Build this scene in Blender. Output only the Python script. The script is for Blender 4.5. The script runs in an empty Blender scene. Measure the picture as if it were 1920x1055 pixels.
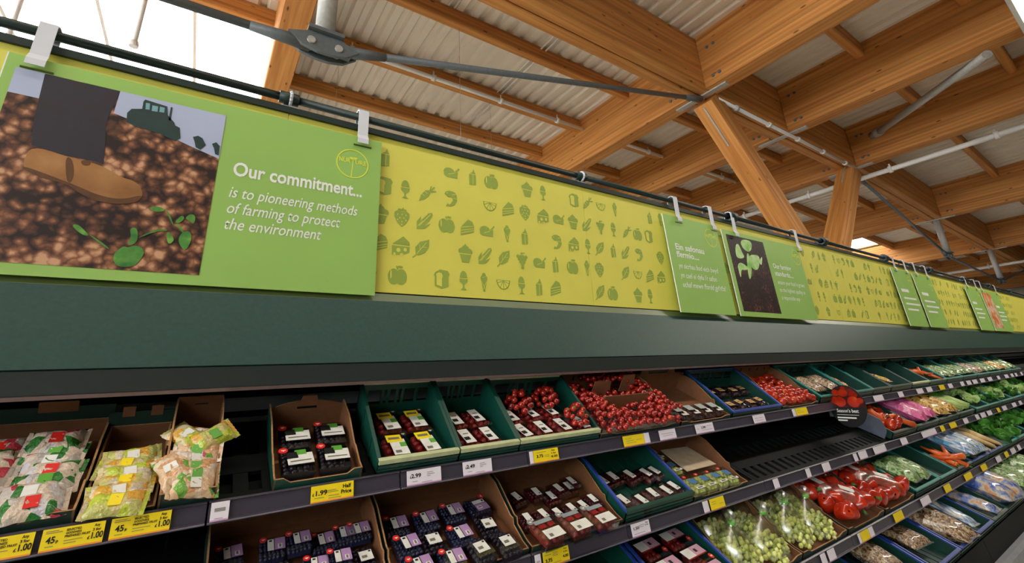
import bpy, bmesh, math, random
from mathutils import Vector, Matrix, Euler
random.seed(7)
SC = bpy.context.scene
COL = SC.collection
PI = math.pi

# ------------------------------------------------------------------ camera, world, lights, exposure
def make_camera():
    yaw, pit, rol = math.radians(34.75), math.radians(18.12), math.radians(-2.95)
    f = Vector((math.sin(yaw)*math.cos(pit), math.cos(yaw)*math.cos(pit), math.sin(pit)))
    r = f.cross(Vector((0, 0, 1))).normalized(); u = r.cross(f)
    r2 = r*math.cos(rol)+u*math.sin(rol); u2 = -r*math.sin(rol)+u*math.cos(rol)
    M = Matrix((r2, u2, -f)).transposed().to_4x4(); M.translation = (0, 0, 1.6)
    cd = bpy.data.cameras.new('camera'); cd.sensor_fit = 'HORIZONTAL'; cd.sensor_width = 36
    cd.lens = 844/1920*36; cd.shift_y = -95/1920; cd.clip_start = .05; cd.clip_end = 200
    c = bpy.data.objects.new('camera', cd); COL.objects.link(c); c.matrix_world = M
    SC.camera = c
make_camera()
W = bpy.data.worlds.new('sky'); SC.world = W; W.use_nodes = True
bgn = W.node_tree.nodes['Background']; bgn.inputs[0].default_value = (.93, .97, 1, 1); bgn.inputs[1].default_value = 8.5
def area(name, loc, rot, sx, sy, power, col):
    l = bpy.data.lights.new(name, 'AREA'); l.shape = 'RECTANGLE'; l.size = sx; l.size_y = sy; l.energy = power; l.color = col
    o = bpy.data.objects.new(name, l); COL.objects.link(o); o.location = loc; o.rotation_euler = rot; return o
area('aisle_lighting', (1.0, -.06, 5.14), (math.radians(8), 0, 0), 8, .3, 95, (1, .93, .82))
area('far_aisle_lighting', (10.0, -.06, 5.14), (math.radians(8), 0, 0), 8, .3, 190, (1, .93, .82))
VS = SC.view_settings
VS.view_transform = 'Standard'; VS.look = 'None'; VS.exposure = -.08; VS.gamma = 1; VS.use_curve_mapping = False

# ------------------------------------------------------------------ materials
def lin(c):
    return tuple(((x/255)/12.92 if x/255 <= .04045 else ((x/255+.055)/1.055)**2.4) for x in c)+(1,)
MATS = {}
def pm(name, col, rough=.6, metal=0, spec=.5, var=.12, nscale=30, bump=0, bscale=200, coat=0):
    if name in MATS: return MATS[name]
    m = bpy.data.materials.new(name); m.use_nodes = True; nt = m.node_tree; N = nt.nodes; L = nt.links
    b = N['Principled BSDF']; b.inputs['Roughness'].default_value = rough; b.inputs['Metallic'].default_value = metal
    b.inputs['Specular IOR Level'].default_value = spec; b.inputs['Coat Weight'].default_value = coat
    c = lin(col)
    tc = N.new('ShaderNodeTexCoord'); no = N.new('ShaderNodeTexNoise'); no.inputs['Scale'].default_value = nscale; no.inputs['Detail'].default_value = 3
    L.new(tc.outputs['Object'], no.inputs['Vector'])
    r = N.new('ShaderNodeValToRGB'); r.color_ramp.elements[0].position = .3; r.color_ramp.elements[1].position = .7
    r.color_ramp.elements[0].color = tuple(x*(1-var) for x in c[:3])+(1,); r.color_ramp.elements[1].color = tuple(min(1, x*(1+var)) for x in c[:3])+(1,)
    L.new(no.outputs['Fac'], r.inputs['Fac']); L.new(r.outputs['Color'], b.inputs['Base Color'])
    if bump:
        n2 = N.new('ShaderNodeTexNoise'); n2.inputs['Scale'].default_value = bscale; L.new(tc.outputs['Object'], n2.inputs['Vector'])
        bp = N.new('ShaderNodeBump'); bp.inputs['Strength'].default_value = bump; bp.inputs['Distance'].default_value = .01
        L.new(n2.outputs['Fac'], bp.inputs['Height']); L.new(bp.outputs['Normal'], b.inputs['Normal'])
    MATS[name] = m; return m

def wood_mat(name, base, dark):
    m = bpy.data.materials.new(name); m.use_nodes = True; nt = m.node_tree; N = nt.nodes; L = nt.links
    b = N['Principled BSDF']; b.inputs['Roughness'].default_value = .62; b.inputs['Specular IOR Level'].default_value = .3
    tc = N.new('ShaderNodeTexCoord'); mp = N.new('ShaderNodeMapping'); mp.inputs['Scale'].default_value = (.5, 14, 14)
    L.new(tc.outputs['Object'], mp.inputs['Vector'])
    no = N.new('ShaderNodeTexNoise'); no.inputs['Scale'].default_value = 1.3; no.inputs['Detail'].default_value = 5; L.new(mp.outputs['Vector'], no.inputs['Vector'])
    r = N.new('ShaderNodeValToRGB'); r.color_ramp.elements[0].position = .32; r.color_ramp.elements[1].position = .68
    r.color_ramp.elements[0].color = lin(dark); r.color_ramp.elements[1].color = lin(base); L.new(no.outputs['Fac'], r.inputs['Fac'])
    # glued laminations: one tone per 45 mm layer
    sp = N.new('ShaderNodeSeparateXYZ'); L.new(tc.outputs['Object'], sp.inputs[0])
    mu = N.new('ShaderNodeMath'); mu.operation = 'MULTIPLY'; mu.inputs[1].default_value = 22; L.new(sp.outputs['Z'], mu.inputs[0])
    fl = N.new('ShaderNodeMath'); fl.operation = 'FLOOR'; L.new(mu.outputs[0], fl.inputs[0])
    wn = N.new('ShaderNodeTexWhiteNoise'); wn.noise_dimensions = '1D'; L.new(fl.outputs[0], wn.inputs['W'])
    mr = N.new('ShaderNodeMapRange'); mr.inputs[3].default_value = .8; mr.inputs[4].default_value = 1.12; L.new(wn.outputs['Value'], mr.inputs[0])
    mx = N.new('ShaderNodeVectorMath'); mx.operation = 'SCALE'; L.new(r.outputs['Color'], mx.inputs[0]); L.new(mr.outputs[0], mx.inputs['Scale'])
    # knots
    mp2 = N.new('ShaderNodeMapping'); mp2.inputs['Scale'].default_value = (1.6, 5, 5); L.new(tc.outputs['Object'], mp2.inputs['Vector'])
    vo = N.new('ShaderNodeTexVoronoi'); vo.inputs['Scale'].default_value = 1.6; L.new(mp2.outputs['Vector'], vo.inputs['Vector'])
    kr = N.new('ShaderNodeValToRGB'); kr.color_ramp.elements[0].position = .06; kr.color_ramp.elements[1].position = .12
    kr.color_ramp.elements[0].color = (.3, .25, .2, 1); kr.color_ramp.elements[1].color = (1, 1, 1, 1); L.new(vo.outputs['Distance'], kr.inputs['Fac'])
    m2 = N.new('ShaderNodeVectorMath'); m2.operation = 'MULTIPLY'; L.new(mx.outputs[0], m2.inputs[0]); L.new(kr.outputs['Color'], m2.inputs[1])
    L.new(m2.outputs[0], b.inputs['Base Color'])
    MATS[name] = m; return m

def ramp_mat(name, stops, scale=12, kind='noise', rough=.5, mapping=(1, 1, 1), detail=4, const=False, coat=0, randomize=False, spec=.5, bump=0):
    """multi-colour procedural print or skin: noise or voronoi cells through a colour ramp"""
    m = bpy.data.materials.new(name); m.use_nodes = True; nt = m.node_tree; N = nt.nodes; L = nt.links
    b = N['Principled BSDF']; b.inputs['Roughness'].default_value = rough; b.inputs['Coat Weight'].default_value = coat; b.inputs['Specular IOR Level'].default_value = spec
    tc = N.new('ShaderNodeTexCoord'); mp = N.new('ShaderNodeMapping'); mp.inputs['Scale'].default_value = mapping; L.new(tc.outputs['Object'], mp.inputs['Vector'])
    if randomize:
        oi = N.new('ShaderNodeObjectInfo'); mm = N.new('ShaderNodeMath'); mm.operation = 'MULTIPLY'; mm.inputs[1].default_value = 37
        L.new(oi.outputs['Random'], mm.inputs[0]); L.new(mm.outputs[0], mp.inputs['Location'])
    if kind == 'noise':
        t = N.new('ShaderNodeTexNoise'); t.inputs['Scale'].default_value = scale; t.inputs['Detail'].default_value = detail; out = t.outputs['Fac']
    else:
        t = N.new('ShaderNodeTexVoronoi'); t.inputs['Scale'].default_value = scale
        sx = N.new('ShaderNodeSeparateColor'); L.new(t.outputs['Color'], sx.inputs[0]); out = sx.outputs[0]
    L.new(mp.outputs['Vector'], t.inputs['Vector'])
    r = N.new('ShaderNodeValToRGB'); cr = r.color_ramp
    if const: cr.interpolation = 'CONSTANT'
    while len(cr.elements) < len(stops): cr.elements.new(.5)
    for e, (p, c) in zip(cr.elements, stops): e.position = p; e.color = lin(c)
    L.new(out, r.inputs['Fac']); L.new(r.outputs['Color'], b.inputs['Base Color'])
    if bump:
        n2 = N.new('ShaderNodeTexNoise'); n2.inputs['Scale'].default_value = 55; n2.inputs['Detail'].default_value = 4; L.new(tc.outputs['Object'], n2.inputs['Vector'])
        bp = N.new('ShaderNodeBump'); bp.inputs['Strength'].default_value = bump; bp.inputs['Distance'].default_value = .02
        L.new(n2.outputs['Fac'], bp.inputs['Height']); L.new(bp.outputs['Normal'], b.inputs['Normal'])
    MATS[name] = m; return m

def clod_mat(name, stops, scale):
    """printed photograph of broken soil: distorted voronoi clods over a broad noise"""
    m = bpy.data.materials.new(name); m.use_nodes = True; nt = m.node_tree; N = nt.nodes; L = nt.links
    b = N['Principled BSDF']; b.inputs['Roughness'].default_value = .5
    tc = N.new('ShaderNodeTexCoord'); no = N.new('ShaderNodeTexNoise'); no.inputs['Scale'].default_value = 30; no.inputs['Detail'].default_value = 6
    L.new(tc.outputs['Object'], no.inputs['Vector'])
    sc = N.new('ShaderNodeVectorMath'); sc.operation = 'SCALE'; sc.inputs['Scale'].default_value = .035; L.new(no.outputs['Color'], sc.inputs[0])
    ad = N.new('ShaderNodeVectorMath'); L.new(tc.outputs['Object'], ad.inputs[0]); L.new(sc.outputs[0], ad.inputs[1])
    vo = N.new('ShaderNodeTexVoronoi'); vo.inputs['Scale'].default_value = scale; L.new(ad.outputs[0], vo.inputs['Vector'])
    n2 = N.new('ShaderNodeTexNoise'); n2.inputs['Scale'].default_value = 9; n2.inputs['Detail'].default_value = 8; L.new(tc.outputs['Object'], n2.inputs['Vector'])
    mr = N.new('ShaderNodeMapRange'); mr.inputs[1].default_value = .3; mr.inputs[2].default_value = .7; mr.inputs[3].default_value = .35; mr.inputs[4].default_value = -.3; L.new(n2.outputs['Fac'], mr.inputs[0])
    mm = N.new('ShaderNodeMath'); L.new(vo.outputs['Distance'], mm.inputs[0]); L.new(mr.outputs[0], mm.inputs[1])
    r = N.new('ShaderNodeValToRGB'); cr = r.color_ramp
    while len(cr.elements) < len(stops): cr.elements.new(.5)
    for e, (q, c) in zip(cr.elements, stops): e.position = q; e.color = lin(c)
    L.new(mm.outputs[0], r.inputs['Fac']); L.new(r.outputs['Color'], b.inputs['Base Color']); MATS[name] = m; return m

def clear_mat(name, tint, fac=.12, rough=.15):
    m = bpy.data.materials.new(name); m.use_nodes = True; nt = m.node_tree; N = nt.nodes; L = nt.links
    N.remove(N['Principled BSDF']); tr = N.new('ShaderNodeBsdfTransparent'); tr.inputs[0].default_value = lin(tint)
    gl = N.new('ShaderNodeBsdfGlossy'); gl.inputs['Roughness'].default_value = rough; gl.inputs[0].default_value = (.9, .9, .9, 1)
    tc = N.new('ShaderNodeTexCoord'); no = N.new('ShaderNodeTexNoise'); no.inputs['Scale'].default_value = 25; L.new(tc.outputs['Object'], no.inputs['Vector'])
    mr = N.new('ShaderNodeMapRange'); mr.inputs[3].default_value = fac*.3; mr.inputs[4].default_value = fac*1.7; L.new(no.outputs['Fac'], mr.inputs[0])
    mx = N.new('ShaderNodeMixShader'); L.new(mr.outputs[0], mx.inputs[0]); L.new(tr.outputs[0], mx.inputs[1]); L.new(gl.outputs[0], mx.inputs[2])
    L.new(mx.outputs[0], N['Material Output'].inputs[0]); MATS[name] = m; return m

def emit_mat(name, col, s):
    m = bpy.data.materials.new(name); m.use_nodes = True; b = m.node_tree.nodes['Principled BSDF']
    b.inputs['Emission Color'].default_value = lin(col); b.inputs['Emission Strength'].default_value = s; MATS[name] = m; return m

WOOD = wood_mat('glulam', (208, 146, 78), (172, 108, 50))
DECK = pm('deck_paint', (224, 212, 192), .55, var=.02, nscale=3)
STEEL = pm('galvanised', (168, 166, 158), .45, .15, var=.1)
DSTEEL = pm('dark_steel', (92, 98, 100), .5, .1, var=.1)
WHITEP = pm('white_paint', (225, 222, 215), .45, var=.03)
FASCIA = pm('fascia_green', (31, 66, 60), .4, spec=.28, var=.10, nscale=90, bump=.12, bscale=500)
UNDER = pm('fascia_lip_shade', (34, 46, 44), .5, var=.1, nscale=60)  # lip green darkened; its shade is put into the colour
LEDGE = pm('ledge_banner_reflection', (84, 100, 52), .35, var=.1, nscale=6)  # olive tint stands for the yellow banner reflecting in the ledge
TRIM = pm('pink_grey_trim', (120, 100, 98), .5)
RAILG = pm('rail_green', (16, 40, 36), .45, var=.08)
YEL = pm('panel_yellow', (222, 216, 92), .55, var=.03, nscale=8)
ICON = pm('icon_green', (152, 172, 72), .55, var=.03)
GRN = pm('sign_green', (152, 194, 98), .5, var=.04, nscale=4)
WHITE = pm('print_white', (240, 242, 235), .5, var=.02)
LYEL = pm('logo_yellow', (224, 234, 84), .5, var=.02)
BLACK = pm('black_print', (25, 24, 26), .5)
GREYP = pm('grey_print', (120, 115, 100), .6)
CLIP = pm('clip_plastic', (215, 218, 225), .3, var=.03)
SHELFB = pm('shelf_black', (13, 17, 16), .6, spec=.2, var=.1)
BACKG = pm('back_grey', (140, 144, 150), .5, var=.08)
STRIP = pm('price_strip', (64, 60, 72), .35, var=.06)
STRIPE = pm('price_strip_edge', (120, 115, 128), .3)
CARDY = pm('ticket_yellow', (248, 222, 20), .5, var=.02)
CARDW = pm('ticket_white', (236, 230, 240), .5, var=.02)
CARDP = pm('ticket_pink_edge', (214, 160, 200), .5)
CARDO = pm('ticket_orange_edge', (240, 150, 60), .5)
KRAFT = pm('kraft_board', (122, 78, 46), .8, var=.1, nscale=40, bump=.05)
KRAFTE = pm('kraft_edge', (170, 126, 82), .85, var=.2, nscale=200)
PRINTG = pm('board_green_print', (18, 50, 42), .6, var=.1)
CRATE = pm('crate_green', (14, 68, 56), .38, var=.1)
CRATED = pm('crate_dark_green', (14, 58, 47), .4, var=.12)
CREAM = pm('crate_cream_lip', (196, 204, 158), .5)
BLUE = pm('crate_blue_rim', (38, 66, 150), .4)
TEAL = pm('crate_teal_rim', (24, 130, 118), .4)
LILAC = pm('label_lilac', (178, 140, 190), .5)
LABW = pm('label_white', (232, 232, 226), .45)
REDST = pm('sticker_red', (226, 42, 36), .4)
LABG = pm('label_green', (96, 170, 60), .5)
LABB = pm('label_blue', (70, 120, 170), .5)
LABK = pm('label_kraft', (200, 160, 100), .6)
BLKP = pm('blackberry', (34, 24, 42), .3, var=.3, nscale=150)
BLUB = pm('blueberry', (40, 44, 78), .45, var=.25, nscale=120)
STRB = ramp_mat('strawberry', [(.2, (90, 10, 14)), (.55, (150, 24, 24)), (.8, (190, 60, 44))], 60, rough=.35)
TOMR = ramp_mat('tomato', [(.25, (110, 14, 8)), (.6, (170, 30, 16)), (.85, (205, 80, 34))], 20, rough=.15, coat=.6, randomize=True)
CHER = pm('dark_cherry', (84, 16, 26), .25, var=.3, nscale=80)
GRAP = ramp_mat('green_grape', [(.25, (190, 198, 84)), (.55, (220, 226, 130)), (.8, (236, 238, 180))], 40, rough=.25)
LEAFM = ramp_mat('leaf_green', [(.3, (40, 96, 30)), (.6, (84, 150, 50)), (.85, (150, 190, 90))], 25, rough=.5)
PEPR = ramp_mat('pepper_red', [(.25, (120, 16, 8)), (.6, (190, 44, 16)), (.85, (226, 116, 40))], 14, rough=.22, coat=.5, randomize=True)
ORNG = ramp_mat('orange_skin', [(.25, (200, 70, 22)), (.6, (228, 104, 40)), (.85, (236, 140, 70))], 22, rough=.35, randomize=True)
STEMG = pm('stem_green', (70, 110, 40), .6)
POTA = ramp_mat('potato_skin', [(.25, (150, 110, 50)), (.6, (200, 160, 80)), (.85, (222, 190, 110))], 25, rough=.6, randomize=True)
PARS = ramp_mat('parsnip', [(.25, (190, 150, 90)), (.6, (224, 196, 140)), (.85, (238, 220, 180))], 25, rough=.5)
FILM = clear_mat('clear_film', (245, 248, 246), .22, .28)
LID = clear_mat('clear_lid', (235, 238, 238), .12, .08)
BAG_A = ramp_mat('bag_print_green_white', [(0, (214, 196, 176)), (.3, (46, 120, 48)), (.48, (206, 202, 208)), (.66, (196, 186, 176)), (.8, (190, 60, 76)), (.88, (222, 204, 184))], 38, 'vor', .22, (1, 1.5, .6), const=True, coat=.4, randomize=True, bump=.6)
BAG_B = ramp_mat('bag_print_yellow_green', [(0, (206, 190, 120)), (.3, (190, 204, 62)), (.5, (222, 170, 60)), (.66, (196, 196, 110)), (.85, (214, 200, 170))], 34, 'vor', .22, (1, 1.5, .6), const=True, coat=.4, randomize=True, bump=.6)
BAG_C = ramp_mat('bag_print_peach', [(0, (226, 190, 152)), (.32, (230, 206, 176)), (.55, (214, 160, 110)), (.72, (110, 170, 60)), (.84, (186, 62, 96)), (.9, (230, 214, 200))], 34, 'vor', .22, (1, 1.5, .6), const=True, coat=.4, randomize=True, bump=.6)
BAG_PINK = ramp_mat('bag_pink', [(.3, (196, 70, 130)), (.6, (222, 110, 160)), (.85, (236, 170, 190))], 14, rough=.25, coat=.4, bump=.6)
BAG_POT = ramp_mat('bag_red_yellow', [(.35, (120, 40, 50)), (.46, (206, 160, 70)), (.58, (224, 190, 100)), (.68, (140, 60, 60))], 26, rough=.25, detail=3, coat=.4, randomize=True, bump=.6)
BAG_BLUE = ramp_mat('bag_blue_white', [(.35, (90, 160, 196)), (.47, (214, 224, 228)), (.55, (60, 124, 180)), (.66, (226, 214, 190))], 30, rough=.22, mapping=(1, .25, 1), detail=2, coat=.5, randomize=True, bump=.6)
BAG_MIX = ramp_mat('bag_brown_mix', [(.3, (60, 36, 26)), (.42, (130, 94, 60)), (.5, (196, 176, 140)), (.58, (100, 60, 44)), (.68, (206, 196, 180))], 40, rough=.25, detail=3, coat=.5, randomize=True, bump=.6)
BAG_SAL = ramp_mat('bag_salad', [(.3, (40, 84, 30)), (.45, (104, 144, 66)), (.54, (172, 194, 140)), (.64, (70, 120, 50))], 40, rough=.25, detail=3, coat=.5, randomize=True, bump=.6)
BAG_PUR = ramp_mat('bag_blue_orange', [(.35, (60, 90, 170)), (.48, (120, 136, 180)), (.58, (200, 190, 170)), (.68, (206, 140, 90))], 18, rough=.25, detail=3, coat=.5, randomize=True, bump=.6)
SOIL = clod_mat('soil_photo', [(.08, (206, 158, 122)), (.3, (150, 100, 68)), (.52, (94, 58, 40)), (.8, (34, 20, 18))], 42)
SOILD = clod_mat('dark_soil_photo', [(.05, (120, 76, 64)), (.22, (66, 34, 32)), (.5, (40, 18, 20)), (.8, (22, 10, 12))], 60)
SKYP = pm('photo_sky', (176, 186, 214), .5, var=.05, nscale=5)
TROU = pm('photo_trouser', (44, 40, 50), .5, var=.1)
BOOT = ramp_mat('photo_boot', [(.3, (120, 78, 40)), (.6, (166, 116, 66)), (.85, (196, 150, 96))], 9, rough=.5)
BOOTD = pm('photo_boot_sole', (96, 62, 34), .5, var=.2)
TRAC = pm('photo_tractor', (34, 58, 56), .5, var=.2)
TRAW = pm('photo_tractor_window', (120, 170, 176), .5)
PLNT = ramp_mat('photo_leaf', [(.3, (44, 110, 50)), (.6, (90, 150, 60)), (.85, (160, 200, 90))], 30, rough=.5)
PLNP = ramp_mat('photo_pale_leaf', [(.3, (120, 190, 70)), (.55, (190, 226, 150)), (.8, (226, 240, 206))], 14, rough=.5)
TOMP = ramp_mat('photo_tomatoes', [(.3, (24, 8, 8)), (.5, (70, 16, 12)), (.7, (120, 34, 22)), (.85, (40, 10, 10))], 30, rough=.4, detail=2)
CARP = ramp_mat('photo_carrot', [(.35, (206, 104, 44)), (.48, (226, 150, 90)), (.6, (230, 206, 190)), (.7, (214, 120, 60))], 9, rough=.4)
FLOORM = ramp_mat('floor_tile', [(.3, (206, 202, 194)), (.7, (222, 218, 210))], 3, rough=.35)
WALLM = pm('wall_paint', (196, 186, 168), .7, var=.04, nscale=2)

# ------------------------------------------------------------------ mesh helpers
def obj(name, me, parent=None, loc=None, rot=None, M=None):
    o = bpy.data.objects.new(name, me); COL.objects.link(o)
    if parent: o.parent = parent
    if M is not None: o.matrix_basis = M
    if loc is not None: o.location = loc
    if rot is not None: o.rotation_euler = rot
    return o
def tag(o, label, cat, group=None, kind=None):
    if label: o['label'] = label
    if cat: o['category'] = cat
    if group: o['group'] = group
    if kind: o['kind'] = kind
    return o
def thing(name, label, cat, loc=(0, 0, 0), group=None, M=None, rot=None):
    o = obj(name, None, None, None, None, M)
    if M is None: o.location = loc
    if rot: o.rotation_euler = rot
    o.empty_display_size = .1
    return tag(o, label, cat, group)
def dup(root, M=None, label=None):
    r = root.copy(); COL.objects.link(r)
    if M is not None: r.matrix_basis = M
    if label: r['label'] = label
    for ch in list(root.children):
        c = ch.copy(); COL.objects.link(c); c.parent = r
        for g in ch.children:
            d = g.copy(); COL.objects.link(d); d.parent = c
    return r
_b = bmesh.new(); bmesh.ops.create_icosphere(_b, subdivisions=1, radius=1); _b.verts.ensure_lookup_table()
ICO1 = ([v.co.copy() for v in _b.verts], [[v.index for v in f.verts] for f in _b.faces]); _b.free()
_b = bmesh.new(); bmesh.ops.create_icosphere(_b, subdivisions=2, radius=1); _b.verts.ensure_lookup_table()
ICO2 = ([v.co.copy() for v in _b.verts], [[v.index for v in f.verts] for f in _b.faces]); _b.free()
class MB:
    def __init__(s): s.v = []; s.f = []; s.m = []; s.s = []
    def add(s, V, F, mi=0, smooth=False):
        n = len(s.v); s.v += [tuple(v) for v in V]
        for f in F: s.f.append([i+n for i in f]); s.m.append(mi); s.s.append(smooth)
        return s
    def box(s, x0, x1, y0, y1, z0, z1, mi=0, M=None):
        V = [Vector(p) for p in ((x0, y0, z0), (x1, y0, z0), (x1, y1, z0), (x0, y1, z0), (x0, y0, z1), (x1, y0, z1), (x1, y1, z1), (x0, y1, z1))]
        if M: V = [M @ v for v in V]
        return s.add(V, [(3, 2, 1, 0), (4, 5, 6, 7), (0, 1, 5, 4), (1, 2, 6, 5), (2, 3, 7, 6), (3, 0, 4, 7)], mi)
    def prism(s, pts, a, b, axis='y', mf=0, mb=None, me=None):
        """2-D outline (counter-clockwise) pushed along an axis; mf / mb / me = material of first cap, second cap, edge"""
        mb = mf if mb is None else mb; me = mf if me is None else me
        def P(u, w, t):
            return {'y': (u, t, w), 'x': (t, u, w), 'z': (u, w, t)}[axis]
        n = len(pts); V = [P(u, w, a) for u, w in pts]+[P(u, w, b) for u, w in pts]
        s.add(V, [list(range(n))], mf); k = len(s.v)-2*n
        s.f.append([k+n+i for i in range(n)][::-1]); s.m.append(mb); s.s.append(False)
        for i in range(n):
            j = (i+1) % n; s.f.append([k+i, k+n+i, k+n+j, k+j]); s.m.append(me); s.s.append(False)
        return s
    def tube(s, p0, p1, r, n=10, mi=0, r1=None, caps=True):
        p0 = Vector(p0); p1 = Vector(p1); d = (p1-p0).normalized(); r1 = r if r1 is None else r1
        a = d.orthogonal().normalized(); b = d.cross(a)
        V = []
        for p, q in ((p0, r), (p1, r1)):
            for i in range(n): t = 2*PI*i/n; V.append(p+a*(math.cos(t)*q)+b*(math.sin(t)*q))
        k = len(s.v); s.add(V, [(i, (i+1) % n, n+(i+1) % n, n+i) for i in range(n)], mi, True)
        if caps:
            s.f += [[k+i for i in range(n)][::-1], [k+n+i for i in range(n)]]; s.m += [mi, mi]; s.s += [False, False]
        return s
    def ball(s, c, r, mi=0, sc=(1, 1, 1), hi=False, M=None):
        V, F = ICO2 if hi else ICO1
        W = [Vector((v.x*r*sc[0], v.y*r*sc[1], v.z*r*sc[2])) for v in V]
        if M: W = [M @ w for w in W]
        return s.add([w+Vector(c) for w in W], F, mi, True)
    def mesh(s, name, mats):
        me = bpy.data.meshes.new(name); me.from_pydata(s.v, [], s.f)
        for m in (mats if isinstance(mats, (list, tuple)) else [mats]): me.materials.append(m)
        me.polygons.foreach_set('material_index', s.m); me.polygons.foreach_set('use_smooth', s.s); me.update()
        return me
    def build(s, name, mats, parent=None, loc=None, rot=None, M=None):
        return obj(name, s.mesh(name, mats), parent, loc, rot, M)
OW = 'first second third fourth fifth sixth seventh eighth ninth tenth eleventh twelfth thirteenth fourteenth fifteenth sixteenth'.split()
def fixnormals(me):
    b = bmesh.new(); b.from_mesh(me); bmesh.ops.recalc_face_normals(b, faces=b.faces); b.to_mesh(me); b.free(); return me
def smooth(p, n=2):
    for _ in range(n):
        q = []
        for (a, b), (c, d) in zip(p, p[1:]+p[:1]): q += [(a*.75+c*.25, b*.75+d*.25), (a*.25+c*.75, b*.25+d*.75)]
        p = q
    return p
def flatpoly(polys, y):
    """flat print: outlines in the x-z plane facing -y"""
    m = MB()
    for i, p in enumerate(polys):
        m.add([(u, y, w) for u, w in p], [list(range(len(p)))], 0)
    return m
_T = {}
def text_me(s, size, bold=0, shear=0, align='LEFT'):
    k = (s, size, bold, shear, align)
    if k in _T: return _T[k]
    c = bpy.data.curves.new('t', 'FONT'); c.body = s; c.size = size; c.offset = bold*size; c.shear = shear; c.align_x = align; c.resolution_u = 3
    o = bpy.data.objects.new('t', c); COL.objects.link(o)
    me = bpy.data.meshes.new_from_object(o.evaluated_get(bpy.context.evaluated_depsgraph_get()))
    bpy.data.objects.remove(o); bpy.data.curves.remove(c)
    _T[k] = me; return me
def text(name, s, size, mat, parent, x, y, z, bold=0, shear=0, width=None, align='LEFT', M=None):
    me = text_me(s, size, bold, shear, align).copy(); me.materials.clear(); me.materials.append(mat)
    if width:
        xs = [v.co.x for v in me.vertices]; k = width/(max(xs)-min(xs))
        for v in me.vertices: v.co.x *= k
    o = obj(name, me, parent); R = Matrix.Translation((x, y, z)) @ Matrix.Rotation(PI/2, 4, 'X')
    o.matrix_basis = R if M is None else M @ R
    return o

# ------------------------------------------------------------------ the hall: floor, walls, added light blocks, roof deck, rooflights
fl = MB().box(-9, 36, -12, 13, -.1, 0).build('floor', FLOORM); fl['kind'] = 'structure'
w = MB().box(-9, 36, 13, 13.2, 0, 6.6).build('wall_back', pm('back_wall_paint', (150, 142, 126), .7)); w['kind'] = 'structure'
w = MB().box(36, 36.2, -12, 13.2, 0, 6.6).build('wall_right', WALLM); w['kind'] = 'structure'
w = MB().box(-9, 36, -12.2, -12, 0, 6.6).build('light_block_rear', pm('rear_block_dark', (104, 96, 86), .7)); w['kind'] = 'structure'  # added and unseen; closes the rear against daylight
LOWM = pm('front_block_dark', (70, 80, 76), .6)
w = MB().box(-9, 36, -2.9, -2.7, 0, 2.1).build('light_block_front', LOWM); w['kind'] = 'structure'  # added unseen partition; keeps floor bounce and low light off the shelves
w = MB().box(-9.2, -9, -12, 13, 0, 2.4).build('light_block_left', WALLM); w['kind'] = 'structure'  # added out of view to stop low light from the left
BAYS = [-10.6, -5.0, .40, 5.80, 8.23, 11.12, 16.55, 22.15, 27.8, 33.4, 36]
def zb(x):          # underside of the rafters along the hall
    P = [(-20, 5.5), (11.12, 5.5), (16.55, 5.22), (22.15, 5.0), (27.8, 4.82), (40, 4.5)]
    for (a, za), (b, zc) in zip(P, P[1:]):
        if x <= b: return za+(zc-za)*(x-a)/(b-a)
RD = .9             # rafter depth
ceil = thing('ceiling', 'cream corrugated metal roof deck above the timber beams', 'ceiling'); ceil['kind'] = 'structure'; del ceil['category']
def deck_sheet(x0, x1, y0, y1):
    m = MB(); n = max(1, round((x1-x0)/.23)); p = (x1-x0)/n; prof = []
    for i in range(n):
        a = x0+i*p; prof += [(a, 0), (a+.10*p/.23, 0), (a+.13*p/.23, .055), (a+.20*p/.23, .055)]
    prof.append((x1, 0)); V = []
    for x, d in prof:
        z = zb(x)+RD+d; V += [(x, y0, z), (x, y1, z)]
    m.add(V, [(2*i, 2*i+2, 2*i+3, 2*i+1) for i in range(len(prof)-1)])
    # closed top skin so that no daylight leaks through the sheet
    k = [(x0, y0), (x1, y0), (x1, y1), (x0, y1)]
    m.add([(x, y, zb(x)+RD+.12) for x, y in k]+[(x, y, zb(x)+RD+.16) for x, y in k], [(0, 1, 2, 3), (4, 5, 6, 7), (0, 1, 5, 4), (1, 2, 6, 5), (2, 3, 7, 6), (3, 0, 4, 7)])
    return m.build('roof_sheet', DECK, ceil)
LIGHTBAYS = (1, 6)
GLASS = clear_mat('rooflight_glazing', (252, 253, 255), .06, .05)
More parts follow.
